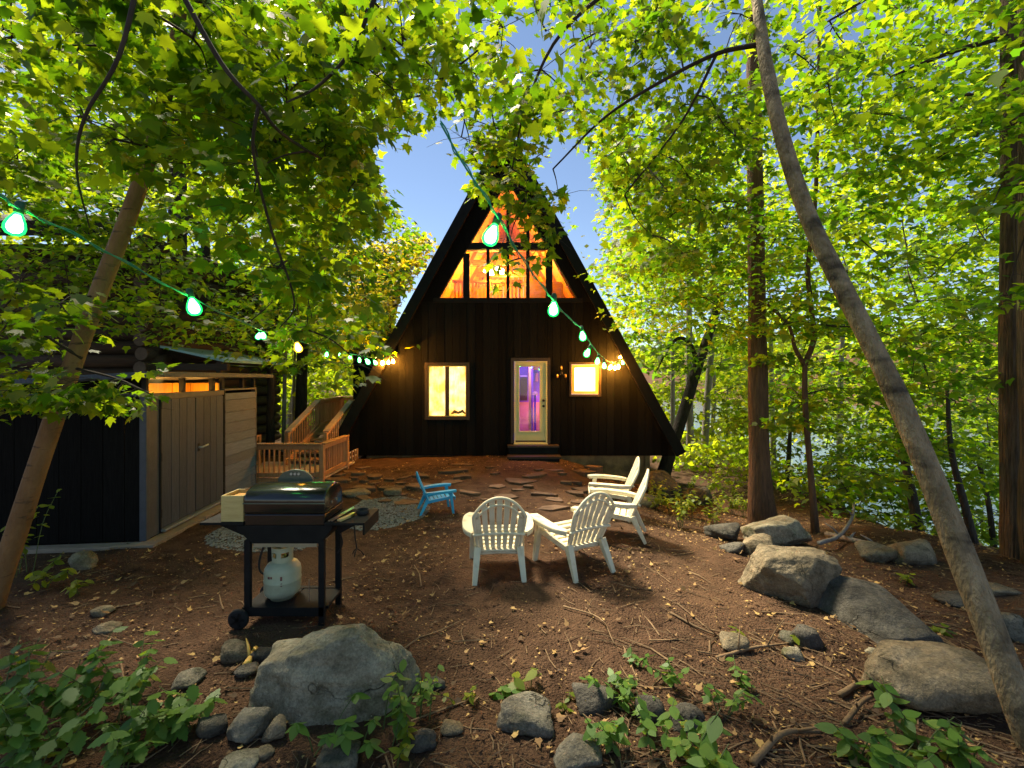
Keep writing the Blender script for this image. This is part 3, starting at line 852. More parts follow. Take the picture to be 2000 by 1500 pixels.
# ================================================================== garden shed
shed = thing('garden_shed', 'dark grey resin shed with double doors and clerestory windows', 'shed')
def build_shed():
    H, D, Wd = 1.90, 2.25, 3.12          # local: x inward is negative, y along the door side
    f = 'shed_frame'
    # camera-side wall of broad vertical panels
    n_ = 9
    for i in range(n_):
        x0, x1 = -D + i * D / n_ + .004, -D + (i + 1) * D / n_ - .004
        if i == n_ - 1: x1 = -.075
        zt0, zt1 = 1.90 - .10 * (-(x0) / D), 1.90 - .10 * (-(x1) / D)
        MB().prism([(x0, .0, .05), (x1, .0, .05), (x1, .0, zt1), (x0, .0, zt0)], (0, .05, 0)).build('wall_panel', 'shed_dark', shed)
    MB().box(-.07, .012, -.012, .06, .04, H).build('corner_post', f, shed, bevel=.006)
    MB().box(-.07, .012, Wd - .05, Wd + .015, .04, H + .02).build('corner_post', f, shed, bevel=.006)
    MB().box(-D, -.072, -.02, .03, H - .02, H + .02).build('wall_top_rail', f, shed)
    MB().box(-D, 0, Wd - .05, Wd, .05, H).build('back_wall', 'shed_dark', shed)
    MB().box(-D - .04, -D, 0, Wd, .05, H - .1).build('far_wall', 'shed_dark', shed)
    MB().box(-D, -.03, .05, Wd - .05, .03, .05).build('floor', 'shed_dark', shed)
    # door side: narrow panel, two doors, lapped siding
    MB().box(-.04, -.004, .062, .262, .05, H - .06).build('front_panel', f, shed, bevel=.003)
    for nm, y0, y1 in (('door', .29, 1.07), ('door', 1.085, 1.88)):
        dr = MB().box(-.045, -.012, y0, y1, .1, H - .07).build(nm, 'shed_frame', shed)
        ws = [0, .27, .50, .73, 1.0]
        for a, b in zip(ws[:-1], ws[1:]):
            MB().box(-.0118, .008, y0 + a * (y1 - y0) + .004, y0 + b * (y1 - y0) - .004, .11, H - .08).build('door_board', 'shed_resin', dr, bevel=.003)
        yh = y0 - .012 if y0 < 1 else y1 + .004
        for z in (.25, 1.0, 1.7):
            MB().tube([(.008, yh + .004, z), (.008, yh + .004, z + .11)], .014, 8).build('hinge', 'rubber', dr)
        if y0 > 1:
            MB().tube([(.0, y0 + .07, 1.06), (.045, y0 + .07, 1.06), (.055, y0 + .09, 1.06), (.055, y0 + .24, 1.075), (.04, y0 + .27, 1.08)], [.018, .016, .014, .013, .008], 8).build('handle', 'grey_metal', dr, smooth=True)
            MB().box(.0085, .014, y0 + .045, y0 + .095, 1.0, 1.12).build('handle_plate', 'rubber', dr)
    MB().box(-.03, .02, 1.90, 1.925, .05, H).build('door_jamb', 'rubber', shed)
    MB().box(-.03, .016, .266, .284, .05, H - .07).build('door_jamb', 'rubber', shed)
    z = .06
    hs = [.20, .17, .19, .16, .22, .15, .20, .18, .21, .12]
    for h in hs:
        h = min(h, H - z)
        MB().prism([(-.03, 1.93, z), (.022, 1.93, z), (.008, 1.93, z + h - .008), (-.03, 1.93, z + h - .008)], (0, Wd - .05 - 1.935, 0)).build('siding_board', 'shed_siding', shed)
        z += h
    MB().box(-.06, .014, .03, 1.9, H - .068, H + .01).build('header', f, shed, bevel=.004)
    MB().box(-.06, .020, 1.90, Wd, H + .001, H + .035).build('header', f, shed)
    # clerestory windows under the roof
    zc = 2.12
    for a, b in ((.02, .07), (.80, .86), (1.58, 1.66), (1.9, 1.96), (2.6, 2.66), (Wd - .06, Wd)):
        MB().box(-.07, -.01, a, b, H + .011 if b < 1.9 else H + .036, zc).build('window_post', 'rubber', shed)
    for a, b in ((.07, .80), (.86, 1.58), (1.96, 2.6)):
        MB().add([(-.04, a, H + .01), (-.04, b, H + .01), (-.04, b, zc), (-.04, a, zc)], [(0, 1, 2, 3)]).build('window_pane', 'window_glass', shed)
    for yy in (.06, .72, 1.38, 2.04):
        MB().box(-.52, -.49, yy, yy + .64, 1.45, 2.035).build('glow_board', 'pine', shed)  # boards added behind the panes to catch the orange light
    MB().box(-.48, -.05, 1.84, 1.88, 1.5, 2.03).build('glow_board', 'pine', shed)
    MB().prism([(.22, -.22, zc + .005), (.22, -.22, zc + .075), (-D - .2, -.22, zc - .09), (-D - .2, -.22, zc - .16)], (0, Wd + .5, 0)).build('roof', 'shed_resin', shed, bevel=.006)
    MB().prism([(-.075, .0, H - .02), (-.075, .0, zc), (-D, 0, zc - .15), (-D, 0, H - .1)], (0, .04, 0)).build('gable_panel', 'shed_dark', shed)
    # metal sill and timber sleepers
    MB().box(-.02, .07, .27, 1.9, .065, .095).build('door_sill', 'grey_metal', shed, bevel=.004)
    for a in (0, 1.1, 2.2):
        MB().box(.0, .19, a - .1, a + .98, .0, .045).build('base_plank', 'plank_grey', shed, bevel=.004)
    MB().box(-D, .19, -.17, -.01, -.01, .04).build('base_plank', 'plank_grey', shed, bevel=.004)
    for yy in (.62, 1.5):
        l = bpy.data.lights.new('shed_light', 'POINT'); l.energy = 5; l.color = (1, .50, .10); l.shadow_soft_size = .05
        lo = bpy.data.objects.new('shed_light', l); lo.location = (-.2, yy, 1.80); C.objects.link(lo); lo.parent = shed
    shed.location = (-4.65, 5.78, 0.0)
    shed.rotation_euler = (0, 0, math.atan2(.35, 3.11))
build_shed()

# ================================================================== deck with stairs
deck = thing('deck_stairs', 'reddish timber deck with baluster railings and stairs up to the cabin', 'deck', (-4.6, 9.2, 0))
def build_deck():
    W_, G_ = 'deck_wood', 'deck_grey'
    def rail(a, b, h, n_, post=(True, True), grey=False, low=.06):
        a, b = Vector(a), Vector(b)
        for f_, p in zip(post, (a, b)):
            if f_: MB().box(p.x - .045, p.x + .045, p.y - .045, p.y + .045, p.z - .1, p.z + h - .002).build('post', W_, deck, bevel=.004)
        u = Vector((0, 0, h))
        MB().beam(a + u + Vector((0, 0, .016)), b + u + Vector((0, 0, .016)), .14, .032).build('handrail', G_ if grey else W_, deck, bevel=.004)
        MB().beam(a + u * .92, b + u * .92, .035, .08).build('top_rail', W_, deck)
        MB().beam(a + Vector((0, 0, low)), b + Vector((0, 0, low)), .035, .08).build('bottom_rail', W_, deck)
        sd_ = (b - a).cross(Vector((0, 0, 1))).normalized() * .038
        for i in range(n_):
            p = a + (b - a) * ((i + .5) / n_) - sd_
            MB().beam(p + Vector((0, 0, .0)), p + u * .97, .027, .027, (1, .01, 0)).build('baluster', W_, deck)
    zf = .12
    for i in range(13):                                             # lower deck boards
        y = 9.06 + i * .142
        MB().box(-5.9, -3.76, y, y + .134, zf - .03, zf).build('deck_board', G_, deck)
    MB().box(-5.9, -3.76, 9.04, 9.058, -.12, zf - .002).build('fascia', W_, deck)
    rail((-5.85, 9.1, zf), (-3.8, 9.1, zf), .66, 20)
    rail((-3.8, 9.1, zf), (-3.8, 10.45, zf), .66, 14, (False, True))
    rail((-5.85, 9.15, zf), (-5.85, 10.5, zf), .66, 10, (False, True))
    zu, n_ = .78, 5
    y0, y1, xl, xr = 10.55, 12.35, -5.15, -4.38
    for i in range(n_ + 1):                                         # stairs
        z = zf + (zu - zf) * (i + 1) / (n_ + 1)
        y = y0 + (y1 - y0) * i / n_
        MB().box(xl, xr, y, y + .3, z - .038, z).build('tread', W_, deck)
    for x in (xl - .03, xr + .03):
        MB().beam((x, y0 - .1, zf + .02), (x, y1 + .2, zu + .02), .04, .24).build('stringer', W_, deck)
    rail((xl - .06, y0, zf + .02), (xl - .12, y1, zu), .72, 13, grey=True)
    rail((xr + .06, y0, zf + .02), (xr + .02, y1, zu), .72, 13, grey=True)
    for i in range(12):
        y = y1 + .25 + i * .2
        MB().box(-5.7, -3.3, y, y + .19, zu - .03, zu).build('deck_board', W_, deck)
    rail((xl - .12, y1, zu), (-5.62, 15.0, zu), .72, 20, (False, True))
    rail((-5.62, 15.0, zu), (-4.0, 15.0, zu), .72, 14, (False, True))
    rail((xr + .02, y1, zu), (-3.6, y1 + .05, zu), .72, 8, (False, True))
    for x, y in ((-5.6, 12.5), (-4.4, 12.5), (-5.6, 14.9)):
        MB().box(x - .06, x + .06, y - .06, y + .06, -.2, zu - .035).build('support_post', W_, deck)
build_deck()

# lattice skirt under the cabin's left corner
lat = thing('lattice_panel', 'small timber lattice skirt under the left corner of the cabin', 'lattice', (-3.95, 11.4, 0))
for i in range(6):
    y = 11.15 + i * .2
    MB().box(-4.02 + .0 * i, -3.98, y, y + .035, -.05, .30).build('slat', 'deck_wood', lat)
    MB().box(-4.06 - i * .1, -4.03 - i * .1, 11.2, 11.23, -.05, .30).build('slat', 'deck_wood', lat)
for z in (.0, .12, .25):
    MB().box(-4.045, -4.021, 11.12, 12.2, z, z + .03).build('rail', 'pale_paint', lat)
    MB().box(-4.62, -4.046, 11.17, 11.198, z, z + .03).build('rail', 'pale_paint', lat)

# ================================================================== neighbour's log cabin behind the shed
logc = thing('log_cabin', 'dark log cabin half hidden by leaves behind the shed', 'cabin', (-9.5, 10.5, 0))
def build_logs():
    x0, x1, y0 = -14.0, -7.55, 9.6
    for i in range(17):
        z = .15 + i * .29
        MB().tube([(x0, y0, z), (x1 + .18 + .05 * (i % 3), y0, z)], .15, 10).build('log', 'log_wall', logc, smooth=True)
        MB().tube([(x1, y0 - .32 - .04 * (i % 2), z + .14), (x1, y0 + 5, z + .14)], .145, 10).build('log', 'log_wall', logc, smooth=True)
        ry = Matrix.Rotation(R(90), 4, 'X')
        MB().lathe([(.135, 0), (.13, .012)], (x1, y0 - .325 - .04 * (i % 2), z + .14), 12, ry).build('log_end', 'log_end', logc)
    MB().prism([(-14.5, y0 - .7, 5.0), (-7.7, y0 - .7, 5.0), (-7.7, y0 + 1.6, 6.0), (-14.5, y0 + 1.6, 6.0)], (0, .03, .16)).build('roof', 'grey_roof', logc)
    MB().box(-14.5, -7.68, y0 - .76, y0 - .70, 4.9, 5.18).build('fascia', 'rubber', logc)
    MB().prism([(x1 + .2, y0 - .1, 2.75), (-6.0, y0 - .1, 2.45), (-6.0, y0 + 2.5, 2.45), (x1 + .2, y0 + 2.5, 2.75)], (0, 0, .05)).build('porch_roof', 'teal_roof', logc)
    MB().box(-6.25, -6.15, y0, y0 + .1, 0, 2.46).build('porch_post', 'log_wall', logc)
    MB().box(x1 + .2, -6.0, y0 - .02, y0 + .08, 2.28, 2.42).build('porch_beam', 'log_wall', logc)
build_logs()

# ================================================================== chairs
def make_chair(m_, sc=1.0, kid=False):
    """low plastic garden chair with a fan back; front faces +Y, feet on z = 0"""
    t = bpy.data.objects.new('plastic_chair', None); C.objects.link(t)
    t.empty_display_size = .1
    S = lambda p: tuple(q * sc for q in p)
    bv = .006 * sc
    bk = lambda x, z: (x, -.20 - (z - .26) * .42 + (.045 - .6 * x * x), z)       # curved back surface
    for s in (-1, 1):
        lg = MB(); lg.beam(S((s * .30, .31, 0)), S((s * .27, .25, .50)), .05 * sc, .045 * sc, (0, 1, 0), .075 * sc, .07 * sc)
        lg.build('leg', m_, t, bevel=bv)
        lg = MB(); lg.beam(S((s * .255, -.40, 0)), S((s * .225, -.235, .33)), .05 * sc, .035 * sc, (0, 1, 0), .075 * sc, .075 * sc)
        lg.build('leg', m_, t, bevel=bv)
        MB().beam(S((s * .262, .27, .365)), S((s * .235, -.27, .285)), .035 * sc, .06 * sc).build('seat_rail', m_, t, bevel=bv)
        ar = MB()
        path = catmull([(s * .285, .36, .515, .085), (s * .325, .22, .52, .115), (s * .335, .02, .512, .115), (s * .32, -.16, .50, .10), (s * .265, -.275, .49, .07)], 4)
        vv = []
        for i, p in enumerate(path):
            q = path[min(i + 1, len(path) - 1)] - path[max(i - 1, 0)]
            nx, ny = -q[1], q[0]; l_ = math.hypot(nx, ny); nx, ny = nx / l_, ny / l_
            for dz, e in ((0, 1), (0, -1), (-.014, -1.08), (-.05, -1.0), (-.05, -.9), (-.022, -.82), (-.022, .82), (-.05, .9), (-.05, 1.0), (-.014, 1.08)):
                vv.append(S((p[0] + nx * e * p[3] / 2, p[1] + ny * e * p[3] / 2, p[2] + dz + .015)))
        k = 10; n_ = len(path)
        ff = [(i * k + j, i * k + (j + 1) % k, (i + 1) * k + (j + 1) % k, (i + 1) * k + j) for i in range(n_ - 1) for j in range(k)]
        ff += [tuple(range(k))[::-1], tuple(range((n_ - 1) * k, n_ * k))]
        ar.add(vv, ff).build('arm', m_, t, bevel=bv * .5)
    for i in range(7):                                   # seat slats
        y = .30 - i * .082
        z = .385 - (.30 - y) * .17 - (.012 if 1 < i < 6 else 0)
        w_ = .262 - (.30 - y) * .05
        MB().box(*S((-w_, w_)), *S((y - .036, y + .036)), *S((z - .02, z))).build('seat_slat', m_, t, bevel=bv * .7)
    MB().box(*S((-.26, .26)), *S((.342, .362)), *S((.30, .375))).build('seat_front', m_, t, bevel=bv)
    top = lambda x: .90 - 2.1 * x * x - 9 * x ** 4
    n_ = 7
    for i in range(n_):                                  # fan back
        u = (i - 3) / 3.0
        xb, xt = u * .175, u * .235
        zt = top(xt) - .012
        rows = []
        for j in range(7):
            q = j / 6
            z = .25 + (zt - .25) * q
            x = xb + (xt - xb) * min(1, (z - .25) / .5)
            w_ = .019 + .0105 * min(1, (z - .25) / .45)
            rows.append([bk(x - w_, z), bk(x + w_, z)])
        vv = []
        for (a, b) in rows:
            vv += [S(a), S(b), S((b[0], b[1] - .018, b[2])), S((a[0], a[1] - .018, a[2]))]
        ff = []
        for j in range(6):
            for e in range(4):
                ff.append((j * 4 + e, j * 4 + (e + 1) % 4, (j + 1) * 4 + (e + 1) % 4, (j + 1) * 4 + e))
        ff += [(3, 2, 1, 0), (24, 25, 26, 27)]
        MB().add(vv, ff).build('back_slat', m_, t, bevel=bv * .5)
    rim = []
    for i in range(-4, 4): rim.append((-.212 - .055 * (i + 4) / 8, .25 + .40 * (i + 4) / 8))
    for a in np.linspace(-.268, .268, 19): rim.append((a, top(a) if abs(a) < .267 else .70))
    for i in range(3, -5, -1): rim.append((.212 + .055 * (i + 4) / 8, .25 + .40 * (i + 4) / 8))
    pp = catmull([bk(x, z) for x, z in rim], 2)
    MB().tube([S((p[0], p[1] - .012, p[2])) for p in pp], .0165 * sc, 8).build('back_rim', m_, t, smooth=True)
    MB().tube([S((x, bk(x, .49)[1] - .032, .49)) for x in np.linspace(-.27, .27, 11)], .017 * sc, 8).build('back_rail', m_, t, smooth=True)
    MB().tube([S((x, bk(x, .25)[1] - .026, .255)) for x in np.linspace(-.21, .21, 9)], .018 * sc, 8).build('back_rail', m_, t, smooth=True)
    MB().tube([S((x, bk(x, top(x) - .075)[1] - .026, top(x) - .075)) for x in np.linspace(-.235, .235, 13)], .011 * sc, 8).build('back_rail', m_, t, smooth=True)
    return t

ch0 = make_chair('white_plastic')
GC = 'white garden chairs around the fire spot'
def put_chair(src, x, y, rz, label, group=GC):
    src.location = (x, y, gzf(x, y) - .008); src.rotation_euler = (0, 0, R(rz))
    tag(src, label, 'chair', group)
CH = [(-.155, 5.05, 4, 'white plastic garden chair seen straight from behind, nearest the grill'),
      (.68, 5.15, 30, 'white plastic garden chair turned half left, right of the one seen from behind'),
      (1.40, 6.2, 74, 'white plastic garden chair in side view, nearer of the two facing left'),
      (1.62, 7.45, 82, 'white plastic garden chair farthest back, nearest the cabin foundation')]
put_chair(ch0, *CH[0])
for c in CH[1:]: put_chair(copy_tree(ch0), *c)
kid = make_chair('blue_plastic', .72)
kid.name = 'child_chair'
put_chair(kid, -1.19, 7.22, -72, 'small bright blue plastic child chair standing alone on the soil', None)

# ================================================================== grill and what is on it
grill = thing('gas_grill', 'black gas grill on a wheeled cart, seen from behind', 'grill', (-1.93, 4.05, 0))
def build_grill():
    G, E = 'grill_paint', 'grill_enamel'
    x0, x1, y0, y1 = -2.27, -1.60, 3.86, 4.27
    for x, y, zb in ((x0 + .02, y0 + .02, .15), (x1 - .02, y0 + .02, 0), (x0 + .02, y1 - .02, .12), (x1 - .02, y1 - .02, 0)):
        MB().box(x - .025, x + .025, y - .02, y + .02, zb, .73).build('leg', G, grill, bevel=.004)
    for i in range(2):                                           # lower shelf of two boards
        a = x0 - .02 + i * .36
        MB().box(a, a + .352, y0 + .042, y1 - .042, .13, .155).build('shelf_board', G, grill, bevel=.003)
    MB().box(x0 - .02, x1 + .0, y0, y0 + .041, .085, .16).build('shelf_rail', G, grill)
    MB().box(x0 - .02, x1 + .0, y1 - .041, y1, .085, .16).build('shelf_rail', G, grill)
    rx = Matrix.Rotation(R(90), 4, 'X')
    for y in (y0 - .025, y1 + .055):
        wh = MB().lathe([(.05, -.018), (.078, -.02), (.085, -.01), (.085, .01), (.078, .02), (.05, .018)], (x0 - .035, y, .085 - .01), 24, rx).build('wheel', 'rubber', grill, smooth=True)
        for k in range(5):
            a = k * 1.2566
            MB().beam((x0 - .035, y - .019, .075), (x0 - .035 + .06 * math.cos(a), y - .019, .075 + .06 * math.sin(a)), .016, .012, (0, 1, 0)).build('spoke', G, wh)
        MB().lathe([(.018, -.024), (.018, .024)], (x0 - .035, y, .075), 10, rx).build('hub', G, wh)
    # firebox, tapering to the burner tray
    fb = [(-2.34, .855), (-1.53, .855), (-1.53, .82), (-1.63, .70), (-2.21, .70), (-2.34, .82)]
    MB().prism([(x, y0 + .005, z) for x, z in fb], (0, .40, 0)).build('firebox', G, grill, bevel=.006)
    MB().box(-2.20, -1.66, y0 + .015, y0 + .30, .668, .699).build('drip_tray', 'steel', grill)
    MB().box(x0, x1 + .01, y0, y1 + .01, .856, .95).build('body_band', E, grill, bevel=.008)
    # lid: rounded hood
    prof = catmull([(y0 - .006, .952), (y0 - .012, 1.04), (y0 + .0, 1.10), (y0 + .06, 1.152), (y0 + .20, 1.178), (y1 - .10, 1.155), (y1 - .02, 1.08), (y1 + .01, .952)], 4)
    lid = MB().prism([(x0 - .004, p[0], p[1]) for p in prof], (x1 - x0 + .018, 0, 0)).build('lid', E, grill, bevel=.014)
    lid.data.polygons.foreach_set('use_smooth', [True] * len(lid.data.polygons)); lid.data.update()
    MB().tube([(x0 - .006, y0 - .014, 1.045), (x1 + .016, y0 - .014, 1.045)], .006, 6).build('lid_lip', 'handle_plate', lid)
    for y in (4.0, 4.1):
        MB().lathe([(.012, 0), (.012, .008)], (x1 + .014, y, 1.02), 10, Matrix.Rotation(R(90), 4, 'Y')).build('bolt', 'steel', lid)
    # arched handle plate with a round gauge and two screws standing on the far edge of the lid
    hp = [(-2.02 + .0 * i + .165 * math.cos(a), 1.14 + .115 * math.sin(a)) for i, a in enumerate(np.linspace(0, math.pi, 13))]
    h_ = MB().prism([(x, y1 - .03, z) for x, z in hp], (0, .03, 0)).build('handle_plate', 'handle_plate', grill, bevel=.004)
    for dx in (-.035, .0, .035):
        MB().lathe([(.013, 0), (.011, .008)], (-2.02 + dx, y1 - .032, 1.215), 12, rx).build('knob', 'steel', h_)
    # side shelves
    MB().box(-2.645, x0 - .006, y0 - .01, y1 - .02, .862, .884).build('side_shelf', G, grill, bevel=.003)
    MB().box(x1 + .016, -1.245, y0 - .02, y1 - .01, .862, .884).build('side_shelf', G, grill, bevel=.003)
    MB().box(-1.262, -1.246, y0 - .015, y1 - .015, .78, .861).build('side_shelf_edge', G, grill)
    MB().prism([(-2.62, y0 + .1, .86), (-2.345, y0 + .1, .86), (-2.345, y0 + .1, .74)], (0, .03, 0)).build('bracket', G, grill)
    MB().prism([(-1.30, y0 + .1, .86), (-1.525, y0 + .1, .86), (-1.525, y0 + .1, .74)], (0, .03, 0)).build('bracket', G, grill)
    hs_ = catmull([(-2.18, 4.12, .70), (-2.24, 4.1, .58), (-2.255, 4.06, .45), (-2.22, 4.05, .37), (-2.1, 4.08, .36), (-2.02, 4.1, .52)], 5)
    MB().tube(hs_, .009, 8).build('gas_hose', 'rubber', grill, smooth=True)
    MB().tube(catmull([(-1.62, 4.2, .72), (-1.57, 4.18, .66), (-1.56, 4.18, .58), (-1.60, 4.18, .5)], 4), .007, 6).build('gas_hose', 'rubber', grill, smooth=True)
    MB().tube([(-1.78, 4.0, .155), (-1.785, 4.0, .34)], .003, 5).build('shelf_hook', 'steel', grill)
build_grill()

tank = thing('propane_tank', 'pale grey-green propane tank on the lower shelf of the grill', 'gas tank', (-2.05, 4.07, .155))
def build_tank():
    c = Vector((-2.05, 4.07, .155))
    b = MB().lathe([(.10, 0), (.105, .025), (.125, .03), (.145, .05), (.152, .09), (.152, .155), (.1545, .16), (.1545, .168), (.152, .173), (.152, .235), (.146, .268), (.125, .30), (.09, .322), (.05, .332), (.0, .335)], c, 32)
    body = b.build('body', 'tank_paint', tank, smooth=True)
    MB().lathe([(.028, 0), (.028, .05), (.015, .055), (.015, .085), (.03, .087), (.03, .10), (.0, .102)], c + Vector((0, 0, .325)), 12).build('valve', 'brass', tank, smooth=True)
    # collar: ring guard with two hand-holes
    col = MB()
    n_ = 40
    for k in range(n_):
        a0, a1 = 2 * math.pi * k / n_, 2 * math.pi * (k + 1) / n_
        d0 = math.degrees(a0) % 360
        if 60 < d0 < 125: continue                       # open at the back
        hole = (215 < d0 < 255) or (285 < d0 < 325) or (0 < d0 < 30) or (150 < d0 < 180)
        for z0, z1 in (((.318, .37), (.415, .455)) if hole else ((.318, .455),)):
            vv = []
            for z in (z0, z1):
                r0 = .084 + (z - .318) * .05
                for r_ in (r0, r0 - .007):
                    for a in (a0, a1): vv.append(c + Vector((math.cos(a) * r_, math.sin(a) * r_, z)))
            col.add(vv, [(0, 1, 5, 4), (3, 2, 6, 7), (4, 5, 7, 6), (1, 0, 2, 3), (0, 4, 6, 2), (1, 3, 7, 5)])
    col.build('collar', 'tank_paint', tank)
    for a0, w_, z0, h_ in ((247, 9, .215, .022), (258, 6, .218, .02), (289, 6, .20, .035), (290, 5, .15, .028)):
        vv = []
        for z in (z0, z0 + h_):
            for a in np.linspace(a0, a0 + w_, 4): vv.append(c + Vector((math.cos(R(a)) * .1532, math.sin(R(a)) * .1532, z)))
        MB().add(vv, [(i, i + 1, i + 5, i + 4) for i in range(3)]).build('sticker', 'tank_label', body)
build_tank()

bx = thing('wooden_box', 'open yellowish wooden box on the left shelf of the grill', 'box', (-2.36, 3.95, .884))
def build_box():
    x0, x1, y0, y1, z0, z1 = -2.475, -2.285, 3.87, 4.12, .885, 1.105
    MB().box(x0, x1, y0, y0 + .014, z0, z1).build('side', 'box_wood', bx, bevel=.002)
    MB().box(x0, x1, y1 - .014, y1, z0, z1).build('side', 'box_wood', bx, bevel=.002)
    MB().box(x0, x0 + .014, y0 + .0145, y1 - .0145, z0, z1).build('side', 'box_wood', bx)
    MB().box(x1 - .014, x1, y0 + .0145, y1 - .0145, z0, z1).build('side', 'box_wood', bx)
    MB().box(x0 + .015, x1 - .015, y0 + .015, y1 - .015, z0, z1 - .03).build('filling', 'pine', bx)
    MB().tube([(x0 + .08, y1 - .03, z1 + .006), (x1 + .02, y1 - .03, z1 + .01)], .009, 6).build('stick', 'dry_wood', bx)
build_box()

tongs = thing('grill_tongs', 'long steel tongs lying on the right shelf of the grill', 'tongs', (-1.45, 4.0, .884))
for k in (-1, 1):
    MB().beam((-1.545 + k * .012, 3.87, .892), (-1.475 + k * .005, 4.22, .895 + .01), .014, .006).build('arm', 'steel', tongs)
MB().box(-1.482, -1.468, 4.215, 4.235, .895, .912).build('joint', 'steel', tongs)
scr = thing('grill_brush', 'small brush with wooden handle beside the tongs on the grill shelf', 'brush', (-1.42, 3.95, .884))
MB().beam((-1.47, 3.87, .897), (-1.425, 3.99, .897), .042, .02).build('handle', 'box_wood', scr, bevel=.004)
MB().beam((-1.425, 3.992, .899), (-1.405, 4.06, .899), .03, .026).build('bristle_head', 'brass', scr, bevel=.003)
ash = thing('ashtray', 'round black dish on the far end of the grill shelf', 'dish', (-1.345, 4.1, .884))
MB().lathe([(.05, 0), (.056, .006), (.058, .04), (.052, .042), (.046, .038), (.044, .012), (.0, .01)], (-1.345, 4.1, .885), 24).build('dish', 'rubber', ash, smooth=True)

hk = thing('iron_stake', 'thin black iron stake with small claw feet beside the grill', 'stake')
g_ = GP(697, 1085); hk.location = g_
MB().tube([g_ + Vector((-.035, 0, .40)), g_ + Vector((-.02, 0, .2)), g_ + Vector((0, 0, .07))], .008, 6).build('rod', 'rubber', hk)
for a in (20, 150, 265):
    e = Vector((math.cos(R(a)) * .08, math.sin(R(a)) * .08, -.01))
    MB().tube([g_ + Vector((0, 0, .075)), g_ + e * .55 + Vector((0, 0, .05)), g_ + e], .006, 6).build('foot', 'rubber', hk)

# ================================================================== string lights
def string_lights(name, label, path, bulbs):
    root = thing(name, label, 'string lights', PX(*path[0][:3]))
    pts = catmull([(*PX(px, py, d),) for px, py, d in path], 8)
    MB().tube(pts, .0048, 6).build('cable', 'cable_green', root, smooth=True)
    MB().tube([Vector(p) + Vector((.010 * math.sin(i * .8), 0, .010 * math.cos(i * .8))) for i, p in enumerate(pts)], .0036, 6).build('cable', 'cable_green', root, smooth=True)
    for px, py, hpx, d, warm in bulbs:
        h = hpx / FPX * d
        c = PX(px, py, d)
        j = np.argmin(((pts - np.array(c)) ** 2).sum(1))
        q = Vector(pts[j])
        dirv = (q - c)
        if dirv.length < 1e-3: dirv = Vector((0, 0, 1))
        up = dirv.normalized() if dirv.length < .3 else Vector((.1, 0, 1)).normalized()
        up = (up + Vector((0, 0, .6))).normalized()
        m = up.to_track_quat('Z', 'Y').to_matrix().to_4x4()
        s = h / .11
        top = c + up * (.055 * s)
        so = MB().lathe([(.014 * s, -.004 * s), (.019 * s, .0), (.02 * s, .04 * s), (.012 * s, .055 * s)], top, 12, m)
        if (q - top).length < .5: so.tube([top + up * .05 * s, q], .005, 5)
        sk = so.build('socket', 'socket_green', root, smooth=True)
        prof = [(.013, .05), (.017, .04), (.030, .012), (.036, -.012), (.034, -.032), (.022, -.048), (.0, -.055)]
        core = [(r_ * .80 * s, z * .84 * s) for r_, z in prof]
        shell = [(r_ * 1.12 * s, z * 1.07 * s) for r_, z in prof]
        bl = MB().lathe(shell, c, 16, m).build('bulb', 'bulb_shell_warm' if warm else 'bulb_shell_green', root, smooth=True)
        MB().lathe(core, c, 14, m).build('glowing_core', ('bulb_amber' if d < 8 else 'bulb_warm') if warm else 'bulb_white', bl, smooth=True)
    return root

string_lights('string_lights', 'green string lights sagging from upper left to the left side of the cabin',
    [(-60, 362, 1.9), (0, 383, 2.0), (42, 410, 2.1), (140, 455, 2.4), (250, 515, 2.8), (370, 580, 3.4), (480, 632, 4.4), (530, 652, 5.4), (590, 668, 6.2), (640, 684, 7.6), (700, 694, 9.6), (740, 699, 11.2), (775, 696, 11.68)],
    [(30, 437, 46, 2.1, 0), (378, 598, 36, 3.4, 0), (505, 656, 15, 5.0, 0), (514, 655, 16, 5.1, 0), (582, 678, 21, 6.0, 1), (638, 692, 10, 7.6, 0), (661, 692, 9, 8.6, 0), (684, 697, 10, 9.2, 0), (702, 703, 11, 9.6, 0), (718, 706, 13, 9.9, 0), (733, 708, 11, 10.3, 0), (747, 708, 11, 11.42, 1), (758, 707, 10, 11.55, 1), (768, 706, 9, 11.62, 1)])
string_lights('string_lights', 'green string lights hanging from the top centre down to the right side of the cabin',
    [(860, 240, 2.0), (905, 320, 2.1), (945, 380, 2.2), (977, 432, 2.35), (1020, 505, 2.8), (1060, 560, 3.3), (1082, 588, 3.7), (1110, 620, 4.4), (1138, 645, 5.2), (1160, 680, 6.6), (1180, 700, 8.4), (1194, 708, 11.0), (1210, 704, 11.55), (1221, 695, 11.66)],
    [(960, 458, 44, 2.35, 0), (1081, 603, 30, 3.7, 0), (1138, 656, 20, 5.1, 0), (1147, 689, 18, 6.4, 0), (1167, 705, 14, 7.4, 0), (1180, 714, 13, 8.2, 0), (1192, 717, 11, 11.3, 1), (1201, 718, 10, 11.5, 1), (1208, 716, 10, 11.58, 1), (1216, 708, 9, 11.62, 0), (1211, 698, 7, 11.64, 1), (1220, 700, 6, 11.66, 1)])

# ================================================================== rocks
_ico = {}
def ico(sub):
    if sub not in _ico:
        b = bmesh.new(); bmesh.ops.create_icosphere(b, subdivisions=sub, radius=1)
        b.verts.ensure_lookup_table()
        _ico[sub] = (np.array([v.co[:] for v in b.verts]), [tuple(v.index for v in f.verts) for f in b.faces]); b.free()
    return _ico[sub]

